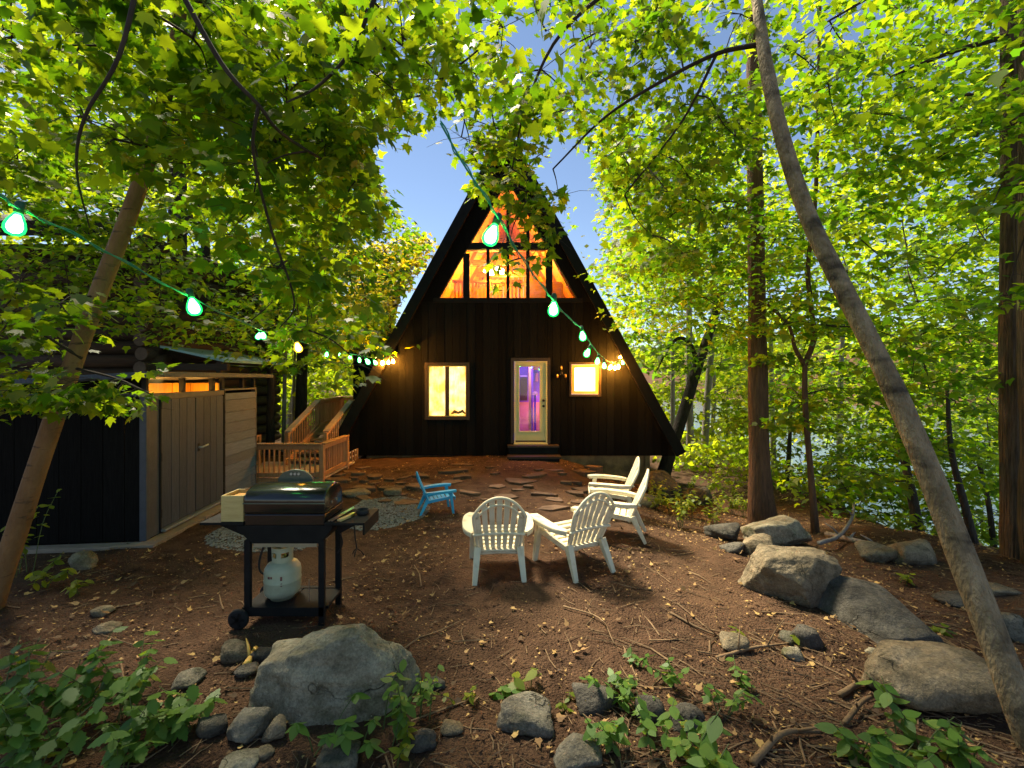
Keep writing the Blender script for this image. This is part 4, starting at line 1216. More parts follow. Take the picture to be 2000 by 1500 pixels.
def rock(px, py, wpx, hpx, label, m_='rock_grey', seed=0, ang=9.0, sub=4, planes=None, dep=.8, sink=.25, yaw=0, name='rock', group=None, rough=.05):
    g0 = GP(px, py)
    d = g0.y
    w_ = wpx / FPX * d / (1 - .42 * dep * wpx / FPX)
    yc = d + w_ * dep * .42
    h = max(.02, CAMZ - (py - hpx - HOR) / FPX * yc - g0.z)
    rr = np.random.default_rng(seed + 100)
    D, F = ico(sub)
    if planes is None:
        k = 15
        N = rr.normal(size=(k, 3)); N /= np.linalg.norm(N, axis=1)[:, None]
        dist = rr.uniform(.68, 1.0, k)
        N = np.vstack([N, [(1, 0, 0), (-1, 0, 0), (0, 0, 1), (0, 1, 0), (0, -1, 0), (0, 0, -1)]]); dist = np.concatenate([dist, [.98, .98, .95, .98, .98, .9]])
    else:
        N = np.array([p[:3] for p in planes], float); N /= np.linalg.norm(N, axis=1)[:, None]
        dist = np.array([p[3] for p in planes])
    q = np.maximum(D @ N.T, 0) / dist
    r_ = (q ** ang).sum(1) ** (-1 / ang)
    V = D * r_[:, None]
    o_ = rr.uniform(0, 50, 3)
    for fq, am in ((1.6, rough * 1.6), (3.7, rough), (8, rough * .6), (17, rough * .3), (37, rough * .14)):
        nz = vnoise(V[:, 0] * fq + o_[0], V[:, 1] * fq + o_[1]) + vnoise(V[:, 1] * fq + o_[2], V[:, 2] * fq + o_[0]) + vnoise(V[:, 2] * fq + o_[1], V[:, 0] * fq + o_[2])
        V = V + D * (nz * am)[:, None]
    lo, hi = V.min(0), V.max(0)
    V[:, 0] = (V[:, 0] - (lo[0] + hi[0]) / 2) / (hi[0] - lo[0]) * w_
    V[:, 1] = (V[:, 1] - (lo[1] + hi[1]) / 2) / (hi[1] - lo[1]) * w_ * dep
    tot = h / (1 - sink)
    V[:, 2] = (V[:, 2] - lo[2]) / (hi[2] - lo[2]) * tot - sink * tot
    if yaw:
        c, s = math.cos(R(yaw)), math.sin(R(yaw))
        V = np.stack([V[:, 0] * c - V[:, 1] * s, V[:, 0] * s + V[:, 1] * c, V[:, 2]], -1)
    xc = g0.x * yc / d * .5 + g0.x * .5
    b = MB(); b.v = [tuple(p) for p in V]; b.f = F
    o = b.build(name, m_, None, smooth=True, o=(0, 0, 0))
    o.location = (xc, yc, min(g0.z, gzf(xc, yc) + .02))
    return tag(o, label, 'rock', group)

BIG = [(-.48, -.05, .88, .68), (.72, .05, .70, .96), (.97, -.15, .2, .98), (-.97, -.1, .15, 1.0), (.25, -.92, .30, .62), (-.40, -.86, .30, .66), (.1, .9, .4, .7), (0, 1, 0, .95), (0, 0, -1, .7), (-.85, -.4, .35, .95), (.75, -.6, .3, .86)]
rock(635, 1412, 325, 190, 'largest pale grey boulder with a peaked ridge, bottom left of centre', 'rock_pale', 1, 26, 6, BIG, .48, .12, name='boulder', rough=.055)
CUBE = [(-.35, -.75, .55, .80), (.45, -.88, .05, .76), (-.75, -.55, -.25, .80), (.1, .1, 1, .74), (1, .1, .0, .86), (-.9, .1, .3, .9), (0, 1, .1, .9), (0, 0, -1, .9), (.5, -.3, .8, .86), (-.3, -.1, .95, .8)]
rock(1560, 1185, 172, 112, 'angular tan boulder with flat cut faces on the right slope', 'rock_tan', 2, 45, 6, CUBE, .6, .06, name='boulder', rough=.04)
rock(1525, 1068, 128, 60, 'long pale greenish block lying before the brown trunk', 'rock_pale', 3, 40, 5, None, .7, .15, name='boulder', rough=.05)
rock(1742, 1258, 175, 100, 'large dark slate slab, low and flat, left of the leaning trunk', 'rock_slate', 4, 36, 5, [(-.2, -.62, .80, .55), (.4, -.4, .85, .62), (-.9, -.2, .3, .95), (.95, -.2, .2, .95), (0, -1, .1, .95), (0, 1, 0, .95), (0, 0, -1, .9)], 1.0, .2, name='boulder', rough=.04)
rock(1838, 1405, 232, 132, 'broad rounded tan boulder behind the foot of the leaning trunk', 'rock_tan', 5, 12, 5, None, .8, .25, name='boulder', rough=.05)
rock(1720, 1100, 66, 38, 'small round tan rock left of the twin tan rocks', 'rock_tan', 6, 14)
rock(1795, 1106, 84, 50, 'rounded tan rock touching the leaning trunk on its left', 'rock_tan', 7, 14)
rock(1985, 1258, 75, 62, 'grey rock cut by the right edge of the photo', 'rock_grey', 8, 9)
rock(1550, 1262, 42, 25, 'small grey rock, upper left of a cluster of three pebbles', 'rock_grey', 9, 16, 3)
rock(1584, 1268, 56, 42, 'dark grey rock, right of a cluster of three', 'rock_slate', 10, 27, 3)
rock(1550, 1291, 38, 24, 'small pale grey rock, lowest of a cluster of three', 'rock_pale', 11, 14, 3)
rock(1441, 1278, 60, 36, 'mottled brown rock among twigs, left of the cluster of three', 'rock_tan', 12, 30, 3)
rock(1706, 1282, 28, 15, 'smallest pale pebble below the slate slab', 'rock_pale', 13, 12, 3)
rock(455, 1300, 60, 46, 'round yellowish tan rock between grill wheel and big boulder', 'rock_tan', 14, 5, 4)
rock(512, 1300, 52, 36, 'dark brown rock behind the big boulder, right of the tan one', 'rock_slate', 15, 16, 3)
rock(476, 1330, 50, 28, 'dark low rock below the round tan one', 'rock_slate', 16, 16, 3)
rock(357, 1352, 56, 38, 'rounded brown-grey rock left of the big boulder', 'rock_grey', 17, 14, 4)
rock(193, 1206, 44, 21, 'pale flat rock, upper of two near the left shrub', 'rock_tan', 18, 30, 3)
rock(201, 1240, 46, 22, 'pale flat rock, lower of two near the left shrub', 'rock_tan', 19, 30, 3)
rock(154, 1116, 42, 36, 'squat pale block on the soil before the shed', 'rock_pale', 20, 42, 3)
rock(1025, 1440, 112, 68, 'smooth grey rock at bottom centre', 'rock_grey', 21, 12, 4)
rock(1166, 1398, 88, 56, 'dark rounded rock half covered by seedlings', 'rock_slate', 22, 14, 4)
rock(1272, 1412, 58, 50, 'dark rock right of the rounded one among seedlings', 'rock_slate', 23, 16, 3)
rock(1345, 1432, 70, 52, 'very dark rock under the right seedlings', 'rock_slate', 33, 16, 3)
rock(1130, 1515, 96, 62, 'cracked grey rock at the bottom edge, right of centre', 'rock_grey', 24, 36, 4)
rock(473, 1462, 78, 64, 'angular grey rock left of the big boulder foot', 'rock_grey', 25, 42, 4)
rock(408, 1448, 62, 46, 'dark grey rock behind the angular one at lower left', 'rock_slate', 26, 30, 3)
rock(822, 1476, 58, 46, 'upright dark grey rock right of the big boulder', 'rock_slate', 27, 14, 4)
rock(882, 1442, 46, 30, 'brown broken stone right of the big boulder', 'rock_tan', 28, 39, 3)
rock(655, 1520, 86, 58, 'grey rock at the bottom edge below the big boulder', 'rock_grey', 29, 14, 4)
rock(463, 1515, 72, 38, 'pale grey rock at the bottom edge, lower left', 'rock_pale', 30, 16, 4)
rock(512, 1488, 40, 26, 'small brown rock between the angular rock and bottom edge', 'rock_tan', 31, 14, 3)
rock(536, 1452, 44, 46, 'yellow-brown wedge of stone at the foot of the big boulder', 'rock_tan', 32, 42, 3)
rock(850, 1350, 40, 24, 'dark brown stone peeping out right of the big boulder', 'rock_slate', 43, 33, 3)
rock(1302, 978, 76, 58, 'triangular dark rock right of the cabin foundation', 'rock_slate', 34, 48, 4)
rock(1367, 988, 58, 36, 'blocky dark rock beside the leaning dark trunk', 'rock_slate', 35, 42, 4)
rock(1258, 990, 76, 28, 'flat slab leaning at the foundation corner', 'rock_tan', 36, 42, 4)
rock(1420, 1058, 70, 34, 'flat layered grey stone at the edge of the slope', 'rock_slate', 37, 42, 4)
rock(1436, 1082, 48, 22, 'small blue-grey stone below the layered one', 'rock_slate', 38, 30, 3)
rock(1492, 1092, 70, 44, 'brown split stone under the pale greenish block', 'rock_tan', 39, 42, 4)
rock(1645, 1178, 60, 26, 'flat dark stone right of the angular boulder', 'rock_slate', 40, 42, 3)
rock(1880, 1190, 80, 26, 'flat grey stone behind the leaning trunk', 'rock_slate', 41, 36, 3)
rock(1950, 1165, 70, 24, 'flat brown stone at the foot of the ridged tree', 'rock_tan', 42, 36, 3)
rock(690, 972, 60, 16, 'flat olive stone before the deck corner', 'rock_tan', 44, 36, 3)
rock(765, 968, 40, 14, 'small rounded stone near the gravel', 'rock_tan', 45, 14, 3)

# ================================================================== foliage helpers
def _tm(right, droop, fold):
    pts = [(0.0, 0.0)] + right + [(-x, y) for x, y in right[::-1] if x > 1e-6]
    return np.array([(x, y, -fold * abs(x) - droop * y * y) for x, y in pts])
TM = {
    'maple': _tm([(0.04, 0.0), (0.26, -0.06), (0.24, 0.10), (0.55, 0.20), (0.43, 0.33), (0.50, 0.62), (0.27, 0.50), (0.20, 0.66), (0.0, 1.0)], .28, .25),
    'lobed': _tm([(0.30, -0.02), (0.52, 0.30), (0.22, 0.46), (0.0, 1.0)], .25, .2),
    'far': _tm([(0.42, 0.42), (0.0, 1.0)], .2, .2),
    'ovate': _tm([(0.14, 0.06), (0.26, 0.22), (0.30, 0.42), (0.23, 0.66), (0.10, 0.88), (0.0, 1.0)], .30, .35),
    'toothed': _tm([(0.16, 0.04), (0.22, 0.16), (0.32, 0.20), (0.28, 0.34), (0.36, 0.42), (0.26, 0.54), (0.28, 0.66), (0.15, 0.76), (0.13, 0.87), (0.0, 1.0)], .30, .30),
}

def rotm(yaw, pitch, roll):
    cy, sy, cp, sp, cr, sr = np.cos(yaw), np.sin(yaw), np.cos(pitch), np.sin(pitch), np.cos(roll), np.sin(roll)
    o = np.zeros_like(cy)
    Rz = np.stack([cy, -sy, o, sy, cy, o, o, o, o + 1], -1).reshape(-1, 3, 3)
    Rx = np.stack([o + 1, o, o, o, cp, -sp, o, sp, cp], -1).reshape(-1, 3, 3)
    Ry = np.stack([cr, o, sr, o, o + 1, o, -sr, o, cr], -1).reshape(-1, 3, 3)
    return Rz @ Rx @ Ry

def in_poly(x, y, poly):
    c = False
    for i in range(len(poly)):
        (x0, y0), (x1, y1) = poly[i], poly[i - 1]
        if (y0 > y) != (y1 > y) and x < (x1 - x0) * (y - y0) / (y1 - y0) + x0: c = not c
    return c

# open patches of sky beside the gable: no bough grows there
GAPS = [[(728, 270), (800, 285), (885, 300), (925, 345), (860, 480), (815, 450), (765, 400), (735, 330)], [(1062, 275), (1150, 280), (1172, 400), (1178, 530), (1130, 450)], [(985, 30), (1040, 25), (1070, 70), (1000, 130)], [(1050, 90), (1100, 60), (1110, 140), (1075, 170)], [(742, 690), (790, 570), (870, 440), (910, 400), (920, 470), (860, 600), (800, 690)]]

def in_gaps(P, g, jit=9.0):
    sx = 1000 + P[:, 0] / P[:, 1] * FPX + g.normal(0, jit, len(P)); sy = HOR + (CAMZ - P[:, 2]) / P[:, 1] * FPX + g.normal(0, jit, len(P))
    bad = np.zeros(len(P), bool)
    for poly in GAPS:
        c = np.zeros(len(P), bool)
        for i in range(len(poly)):
            (x0, y0), (x1, y1) = poly[i], poly[i - 1]
            if y0 == y1: continue
            c ^= ((y0 > sy) != (y1 > sy)) & (sx < (x1 - x0) * (sy - y0) / (y1 - y0) + x0)
        bad |= c
    return bad

def clumps_from(regions, rr):
    out = []
    for poly, d0, d1, n_, per, rh, rv, size in regions:
        xs_, ys_ = [p[0] for p in poly], [p[1] for p in poly]
        t = 0
        while n_ > 0 and t < 6000:
            t += 1
            px, py = rr.uniform(min(xs_), max(xs_)), rr.uniform(min(ys_), max(ys_))
            if not in_poly(px, py, poly) or any(in_poly(px, py, g) for g in GAPS): continue
            c = PX(px, py, rr.uniform(d0, d1))
            if c.z < gzf(c.x, c.y) + .15: continue
            out.append((np.array(c), rh * rr.uniform(.7, 1.25), rv * rr.uniform(.7, 1.2), int(per * rr.uniform(.7, 1.3)), size))
            n_ -= 1
    return out

def spray(clumps, g, messy=.38):
    """leaves in flat layered sprays round each clump"""
    P, S_, YW_, PT, RL = [], [], [], [], []
    for c, rh, rv, n_, size in clumps:
        k = max(2, n_ // 14)
        off = g.normal(0, .5, (k, 3)) * np.array([rh, rh, rv])
        tilt = g.normal(0, .22, (k, 2))
        w_ = g.integers(0, k, n_)
        r_ = np.sqrt(g.random(n_)) * rh * .62; a = g.uniform(0, 6.2832, n_)
        dx, dy = r_ * np.cos(a), r_ * np.sin(a)
        dz = dx * tilt[w_, 0] + dy * tilt[w_, 1] - .25 * r_ * r_ / max(rh, .1) + g.normal(0, size * .3, n_)
        P.append(c + off[w_] + np.stack([dx, dy, dz], -1))
        S_.append(size * np.clip(g.normal(.95, .26, n_), .4, 1.6))
        YW_.append(a - np.pi / 2 + g.normal(0, .8, n_))
        PT.append(-.30 + g.normal(0, messy, n_)); RL.append(g.normal(0, messy, n_))
    return [np.concatenate(q) for q in (P, S_, YW_, PT, RL)]

_leafmesh = {}
def leaf_mesh(tmpl, m_):
    k = (tmpl, m_)
    if k not in _leafmesh: _leafmesh[k] = fast_mesh('leaf', TM[tmpl], len(TM[tmpl]), m_)
    return _leafmesh[k]

def leaf_object(parent, loc, rot, size, tmpl, m_):
    o = bpy.data.objects.new('leaf', leaf_mesh(tmpl, m_))
    C.objects.link(o); o.parent = parent
    M = Matrix([list(rot[i] * size) + [loc[i]] for i in range(3)] + [[0, 0, 0, 1]])
    o.matrix_local = M
    return o

LAMPS = np.array([(30, 437, 34), (378, 598, 26), (510, 655, 14), (582, 678, 20), (640, 692, 8), (661, 692, 8), (684, 697, 9), (702, 703, 10), (720, 706, 11), (735, 708, 10), (750, 708, 12), (766, 706, 12), (960, 458, 26)])
def foliage(root, clumps, g, tmpl, m_, parts=0, messy=.38):
    P, S_, yw, pt, rl = spray(clumps, g, messy)
    ok = (P[:, 1] > 1.5) & (P[:, 2] > gz(P[:, 0], P[:, 1]) + .05)
    ok &= ~in_gaps(P, g)
    sx, sy = 1000 + P[:, 0] / P[:, 1] * FPX, HOR + (CAMZ - P[:, 2]) / P[:, 1] * FPX
    for lx, ly, lr in LAMPS: ok &= (sx - lx) ** 2 + (sy - ly) ** 2 > (lr + S_ / P[:, 1] * FPX * .35) ** 2
    P, S_, yw, pt, rl = P[ok], S_[ok], yw[ok], pt[ok], rl[ok]
    M = rotm(yw, pt, rl)
    T = TM[tmpl]
    base = np.array(origin(root))
    single = np.zeros(len(P), bool)
    if parts:
        inside = (np.abs(P[:, 0] / P[:, 1]) < 1.10) & (P[:, 2] - CAMZ < .82 * P[:, 1]) & (P[:, 2] - CAMZ > -.83 * P[:, 1])
        sc = np.where(inside, S_ / P[:, 1], 0)
        single[np.argsort(-sc)[:parts]] = True
        for i in np.nonzero(single)[0]: leaf_object(root, P[i] - base, M[i], S_[i], tmpl, m_)
    r_ = ~single
    TT = T[None] * np.stack([g.uniform(.8, 1.12, r_.sum()), np.ones(r_.sum()), g.uniform(-.4, 2.2, r_.sum())], -1)[:, None]
    V = np.einsum('nij,nkj->nki', M[r_], TT) * S_[r_][:, None, None] + (P[r_] - base)[:, None]
    me = fast_mesh('foliage', V.reshape(-1, 3), len(T), m_)
    o = bpy.data.objects.new('foliage', me); C.objects.link(o); o.parent = root
    o['kind'] = 'stuff'
    return o

def boughs(root, clumps, nodes, bark='twig', r0=.018, seed=0):
    """thin boughs joining every clump to the nearest limb or earlier clump"""
    rr = random.Random(seed)
    nodes = [np.array(n_) for n_ in nodes]
    todo = [c[0] for c in clumps]
    b = MB()
    N = np.array(nodes)
    todo.sort(key=lambda c: ((N - c) ** 2).sum(1).min())
    for c in todo:
        j = ((N - c) ** 2).sum(1).argmin()
        a = N[j]
        L_ = np.linalg.norm(c - a)
        mid = (a + c) / 2 + np.array([rr.uniform(-.08, .08), rr.uniform(-.08, .08), rr.uniform(.0, .14)]) * L_
        r_ = min(r0, .006 + .007 * L_)
        pts = catmull([a, mid, c], 3)
        b.tube(pts, list(np.linspace(r_, r_ * .35, len(pts))), 5, caps=False)
        for _ in range(5):
            e = c + np.array([rr.gauss(0, .18), rr.gauss(0, .18), rr.gauss(-.03, .06)])
            if in_gaps(np.array([e]), rng, 0)[0]: continue
            b.tube([c, (c + e) / 2 + np.array([0, 0, .03]), e], [r_ * .35, r_ * .25, r_ * .15], 4, caps=False)
        N = np.vstack([N, c])
    o = b.build('boughs', bark, root, smooth=True); o['kind'] = 'stuff'; return o

def trunk_tube(pts, n_=16, k=7, wob=.10, seed=0, flare=0.0):
    q = catmull([(*PX(px, py, d), w_ / FPX * d / 2 * math.cos(math.atan((px - 1000) / FPX))) for px, py, d, w_ in pts], k)   # off-axis widths read too wide in the photo
    if flare:
        z0 = q[0][2]
        q[:, 3] *= 1 + flare * np.exp(-(q[:, 2] - z0) / .28)
    ln = float(np.linalg.norm(np.diff(q[:, :3], axis=0), axis=1).mean())
    return MB().tube([p[:3] for p in q], list(q[:, 3]), n_, wob=wob, seed=seed, fr=min(.8, 2.6 * ln)), [p[:3] for p in q]

def tree(name, label, trunk, bark, limbs=(), regions=(), tmpl='lobed', m_='leaf_mid', parts=0, seed=0, group=None, flare=.35, cat='tree', forks=(), messy=.38, n_=16, wob=.10, k=7):
    b = PX(*trunk[0][:3])
    root = thing(name, label, cat, (b.x, b.y, gzf(b.x, b.y)), group)
    px, py, d, w_ = trunk[0]
    zg = gzf(b.x, b.y) - .25
    if b.z > zg:            # run the foot into the ground
        pyg = HOR + (CAMZ - zg) / d * FPX
        px0 = px - (trunk[1][0] - px) * (pyg - py) / max(1, (py - trunk[1][1])) if abs(trunk[1][1] - py) > 5 else px
        if abs(pyg - py) < 30: px0 = px
        if abs(px0 - px) > 60: px0 = px + math.copysign(60, px0 - px)
        trunk = [(px0, pyg, d, w_)] + list(trunk)
    t, nodes = trunk_tube(trunk, n_, k, wob, seed, flare)
    t.build('trunk', bark, root, smooth=True)
    for f_ in forks:
        t2, nd = trunk_tube(f_, 12, 6, wob, seed + 5); t2.build('trunk', bark, root, smooth=True); nodes += nd
    for lb in limbs:
        t2, nd = trunk_tube(lb, 8, 5, .08, seed + 9); t2.build('limb', 'twig', root, smooth=True); nodes += nd
    if regions:
        cl = clumps_from(regions, random.Random(seed + 31))
        foliage(root, cl, np.random.default_rng(seed + 77), tmpl, m_, parts, messy)
        boughs(root, cl, nodes[len(nodes) // 6:] if not limbs else nodes[4:], seed=seed)
    return root

# ================================================================== trees on the left
A = -60
tree('maple_tree', 'maple with smooth orange-brown leaning trunk at the left, big leaves overhead', [(-12, 1175, 4.15, 52), (45, 1000, 4.1, 49), (115, 790, 4.05, 43), (190, 580, 3.95, 40), (255, 410, 3.85, 36), (310, 240, 3.8, 31), (350, 40, 3.75, 26), (370, -150, 3.7, 20)],
     'bark_smooth',
     limbs=[[(330, -60, 2.6, 14), (430, 120, 2.5, 11), (505, 205, 2.5, 9), (570, 275, 2.8, 7), (720, 362, 4.2, 4)],
            [(505, 205, 2.5, 8), (495, 300, 2.6, 7), (530, 450, 2.9, 6), (575, 590, 3.1, 4), (545, 642, 3.3, 2)],
            [(275, -60, 2.2, 13), (232, 110, 2.1, 10), (165, 230, 2.1, 8), (150, 335, 2.2, 6), (175, 445, 2.5, 3)],
            [(755, -60, 3.0, 11), (690, 90, 2.9, 8), (625, 165, 2.8, 6), (560, 200, 2.6, 4)],
            [(680, -60, 3.1, 9), (760, 110, 3.5, 7), (830, 185, 4.6, 4)],
            [(160, 700, 4.0, 9), (60, 640, 3.7, 6), (-40, 600, 3.4, 4)], [(150, 720, 4.0, 8), (230, 740, 3.9, 5), (295, 770, 3.7, 3)]],
     regions=[([(A, A), (1020, A), (985, 110), (850, 200), (745, 300), (700, 420), (600, 560), (470, 520), (330, 360), (A, 330)], 2.7, 5.6, 118, 66, .48, .28, .092),
              ([(250, 120), (720, 120), (690, 430), (560, 600), (470, 480), (380, 330)], 2.9, 4.8, 40, 62, .42, .24, .092),
              ([(A, 520), (90, 540), (190, 640), (A, 720)], 3.3, 4.2, 10, 40, .36, .12, .092),
              ([(A, 690), (150, 730), (300, 760), (290, 800), (120, 800), (A, 770)], 3.2, 4.0, 12, 38, .34, .09, .09),
              ([(560, 600), (690, 620), (725, 720), (690, 735), (580, 690), (500, 650)], 4.2, 5.6, 11, 48, .40, .16, .105)],
     tmpl='maple', m_='leaf_shaded', parts=300, seed=1, messy=.5, flare=.12, wob=.07, n_=24, k=14)
tree('maple_tree', 'thick dark trunk rising behind the shed roof, right of the log cabin', [(348, 900, 11.5, 46), (347, 700, 11.5, 42), (346, 450, 11.4, 38), (350, 200, 11.3, 34), (352, -40, 11.2, 26)], 'bark_dark',
     regions=[([(A, 230), (700, 230), (740, 420), (715, 640), (560, 700), (300, 660), (130, 600), (A, 540)], 6.4, 10.5, 112, 90, .78, .18, .112),
              ([(A, 320), (330, 330), (330, 620), (A, 540)], 6.3, 8.8, 34, 84, .7, .14, .11),
              ([(500, 640), (720, 630), (735, 720), (560, 740), (505, 720)], 13.5, 16.0, 18, 60, .7, .28, .13)], seed=2, parts=120)
tree('oak_tree', 'grey-brown trunk standing behind the deck stairs', [(586, 900, 14.0, 25), (590, 720, 14.0, 23), (598, 420, 14.0, 20), (604, 300, 14.0, 17), (612, 60, 14, 16)], 'bark_dark',
     regions=[([(420, 280), (800, 400), (840, 470), (765, 690), (520, 720), (430, 500)], 11, 15, 90, 80, 1.0, .4, .16)], seed=3)
tree('maple_tree', 'slim grey trunk leaning right, high above the deck', [(560, 900, 16, 26), (605, 620, 16, 24), (642, 440, 16, 22), (668, 370, 16, 20), (720, 200, 16, 14)], 'bark_grey',
     regions=[([(300, A), (700, A), (690, 230), (560, 330), (350, 300)], 11, 16, 60, 70, 1.2, .5, .17), ([(600, 230), (760, 350), (790, 420), (640, 430)], 14, 17, 22, 60, .9, .4, .16)], seed=4)
tree('golden_maple', 'yellow-leaved maple glowing behind the left cabin slope', [(742, 820, 21, 24), (760, 640, 21, 20), (800, 480, 21, 12)], 'bark_dark',
     regions=[([(690, 520), (760, 450), (860, 440), (905, 470), (840, 580), (770, 690), (690, 700)], 17.5, 22, 60, 90, 1.1, .6, .2)], m_='leaf_gold', seed=5, group=None)
tree('maple_tree', 'dark slim trunk between shed and deck, crown at the top left corner', [(388, 880, 13.5, 22), (392, 620, 13.5, 20), (400, 470, 13.5, 18), (330, 150, 13, 12)], 'bark_dark',
     regions=[([(A, A), (420, A), (380, 380), (A, 420)], 8.0, 13.5, 62, 55, 1.1, .45, .15)], seed=6)
tree('maple_tree', 'slender trunk just left of the deck stairs', [(528, 905, 12.6, 18), (530, 760, 12.6, 16), (540, 600, 12.6, 13), (545, 480, 12.6, 12)], 'bark_dark',
     regions=[([(490, 560), (620, 560), (600, 700), (500, 720)], 12, 14, 18, 60, .8, .4, .15)], seed=7)
for i, (px, w_, top, lab) in enumerate(((553, 9, 560, 'pale thin sapling stem between deck stairs and shed'), (512, 12, 560, 'thin dark sapling stem against the shed corner'), (571, 7, 600, 'thinnest pale sapling stem left of the deck stairs'))):
    tree('sapling', lab, [(px, 900, 13.2 + i, w_), (px + 3, 740, 13.2 + i, w_ * .9), (px + 8, top, 13.2 + i, w_ * .6)], 'bark_grey', regions=[([(px - 40, top - 30), (px + 50, top - 30), (px + 40, top + 90), (px - 30, top + 90)], 13, 15, 5, 50, .6, .3, .14)], seed=40 + i, n_=8)

# ================================================================== trees on the right
tree('birch_tree', 'leaning grey-brown trunk sweeping up from the bottom right corner', [(2008, 1420, 2.62, 84), (1937, 1240, 2.75, 72), (1872, 1070, 2.9, 65), (1797, 880, 3.05, 55), (1727, 720, 3.2, 47), (1645, 560, 3.4, 40), (1574, 410, 3.6, 35), (1521, 240, 3.8, 30), (1492, 100, 4.0, 26), (1475, -20, 4.2, 21), (1440, -200, 4.4, 17)],
     'bark_birch',
     limbs=[[(1492, 85, 4.05, 12), (1400, 105, 4.3, 9), (1290, 160, 4.5, 7), (1180, 230, 4.7, 5), (1080, 330, 4.7, 3)],
            [(1450, -180, 4.4, 13), (1250, -60, 4.5, 9), (1100, 60, 4.6, 7), (1030, 200, 4.6, 5), (1000, 330, 4.5, 3)],
            [(1400, 105, 4.3, 7), (1330, 240, 4.6, 5), (1220, 380, 5.0, 3)]],
     regions=[([(885, 215), (1075, 200), (1105, 400), (1075, 520), (985, 490), (935, 400)], 4.2, 5.3, 38, 26, .28, .16, .092),
              ([(970, 480), (1075, 500), (1050, 570), (985, 560)], 4.3, 5.0, 3, 12, .2, .14, .095),
              ([(860, A), (1500, A), (1470, 250), (1330, 420), (1180, 260), (1040, 230), (900, 180)], 4.4, 7.2, 84, 56, .50, .22, .092),
              ([(1150, 250), (1480, 230), (1450, 480), (1230, 520)], 5.0, 7.5, 36, 54, .5, .16, .095)],
     tmpl='maple', m_='leaf_shaded', parts=300, seed=11, messy=.48, flare=.1, wob=.09, n_=32, k=16)
tree('cedar_tree', 'tall ridged trunk at the right edge', [(1990, 1115, 6.0, 78), (1980, 1000, 6.0, 60), (1978, 700, 6.0, 56), (1977, 350, 6.0, 52), (1976, 0, 6.0, 48), (1976, -200, 6.0, 44)], 'bark_ridged',
     forks=[[(2035, 1110, 5.6, 90), (2022, 900, 5.6, 66), (2016, 600, 5.6, 62), (2014, 200, 5.6, 56), (2012, -200, 5.6, 52)]],
     limbs=[[(1965, 70, 6, 18), (1850, 105, 6, 12), (1740, 150, 6.2, 6)], [(1962, 240, 5.9, 22), (1915, 205, 5.8, 15), (1880, 185, 5.7, 9), (1790, 240, 5.7, 4)], [(1965, -120, 6, 16), (1800, -60, 5.6, 9), (1620, 40, 5.6, 5)]],
     regions=[([(1490, A), (2060, A), (2060, 430), (1900, 400), (1720, 430), (1580, 330)], 4.9, 8.4, 92, 78, .72, .11, .112), ([(1900, 260), (2060, 260), (2060, 640), (1960, 600)], 4.4, 5.4, 10, 30, .45, .15, .12)], seed=12, parts=200, wob=.16, n_=22)
tree('pine_tree', 'straight reddish-brown trunk right of the cabin, flared at its foot', [(1489, 1008, 8.25, 60), (1484, 930, 8.25, 46), (1481, 800, 8.25, 40), (1478, 560, 8.25, 36), (1474, 280, 8.25, 32), (1470, 0, 8.25, 27)], 'bark_brown',
     regions=[([(1170, 260), (1560, 280), (1560, 620), (1310, 650), (1190, 520)], 7.0, 11, 84, 88, .80, .13, .115)], seed=13, flare=.15, wob=.12)
tree('forked_tree', 'slim crooked tree forking low, just left of the leaning trunk', [(1592, 1030, 7.6, 17), (1584, 930, 7.6, 13), (1573, 800, 7.6, 12), (1572, 705, 7.6, 11)], 'bark_brown',
     forks=[[(1572, 712, 7.6, 13), (1590, 660, 7.6, 12), (1584, 600, 7.6, 11), (1578, 520, 7.6, 10), (1592, 400, 7.6, 9), (1598, 200, 7.6, 8), (1602, -30, 7.6, 7)], [(1571, 712, 7.6, 11), (1553, 680, 7.6, 9), (1540, 635, 7.5, 7), (1500, 595, 7.4, 6)]],
     regions=[([(1440, 380), (1960, 380), (1975, 740), (1660, 780), (1460, 650)], 6.4, 10, 104, 84, .76, .10, .118)], seed=14, parts=200, flare=.2)
tree('leaning_tree', 'dark trunk leaning right behind the right foot of the cabin', [(1296, 925, 13.2, 26), (1330, 820, 13.2, 23), (1368, 700, 13.2, 20), (1400, 605, 13.2, 17), (1428, 500, 13.2, 13)], 'bark_dark',
     limbs=[[(1362, 705, 13.1, 10), (1345, 668, 13.0, 9), (1322, 662, 13.0, 7), (1300, 690, 13.0, 5), (1284, 722, 13, 2)]],
     regions=[([(1180, 470), (1460, 500), (1440, 640), (1400, 760), (1260, 700)], 12, 16.5, 52, 84, .95, .22, .15)], seed=15)
tree('understory_maple', 'low bushy maple with layered leaves between lake and rocks', [(1800, 1075, 8.6, 26), (1780, 960, 8.8, 20), (1750, 820, 9, 14), (1730, 700, 9.2, 8)], 'bark_dark',
     forks=[[(1905, 1075, 7.4, 24), (1885, 990, 7.4, 18), (1858, 880, 7.4, 13), (1850, 760, 7.6, 8)]],
     regions=[([(1520, 720), (1960, 690), (1975, 960), (1790, 1000), (1640, 990), (1540, 930)], 7.6, 12.5, 100, 74, .75, .09, .125)], seed=16, parts=150)
tree('understory_maple', 'low leafy maple on the bank, far right before the lake', [(1945, 1110, 9.5, 16), (1930, 980, 9.6, 12), (1900, 860, 9.8, 8)], 'bark_dark',
     regions=[([(1560, 880), (2060, 800), (2060, 1060), (1900, 1070), (1700, 1040), (1560, 1000)], 8.8, 13.5, 84, 70, .8, .12, .125)], seed=17)
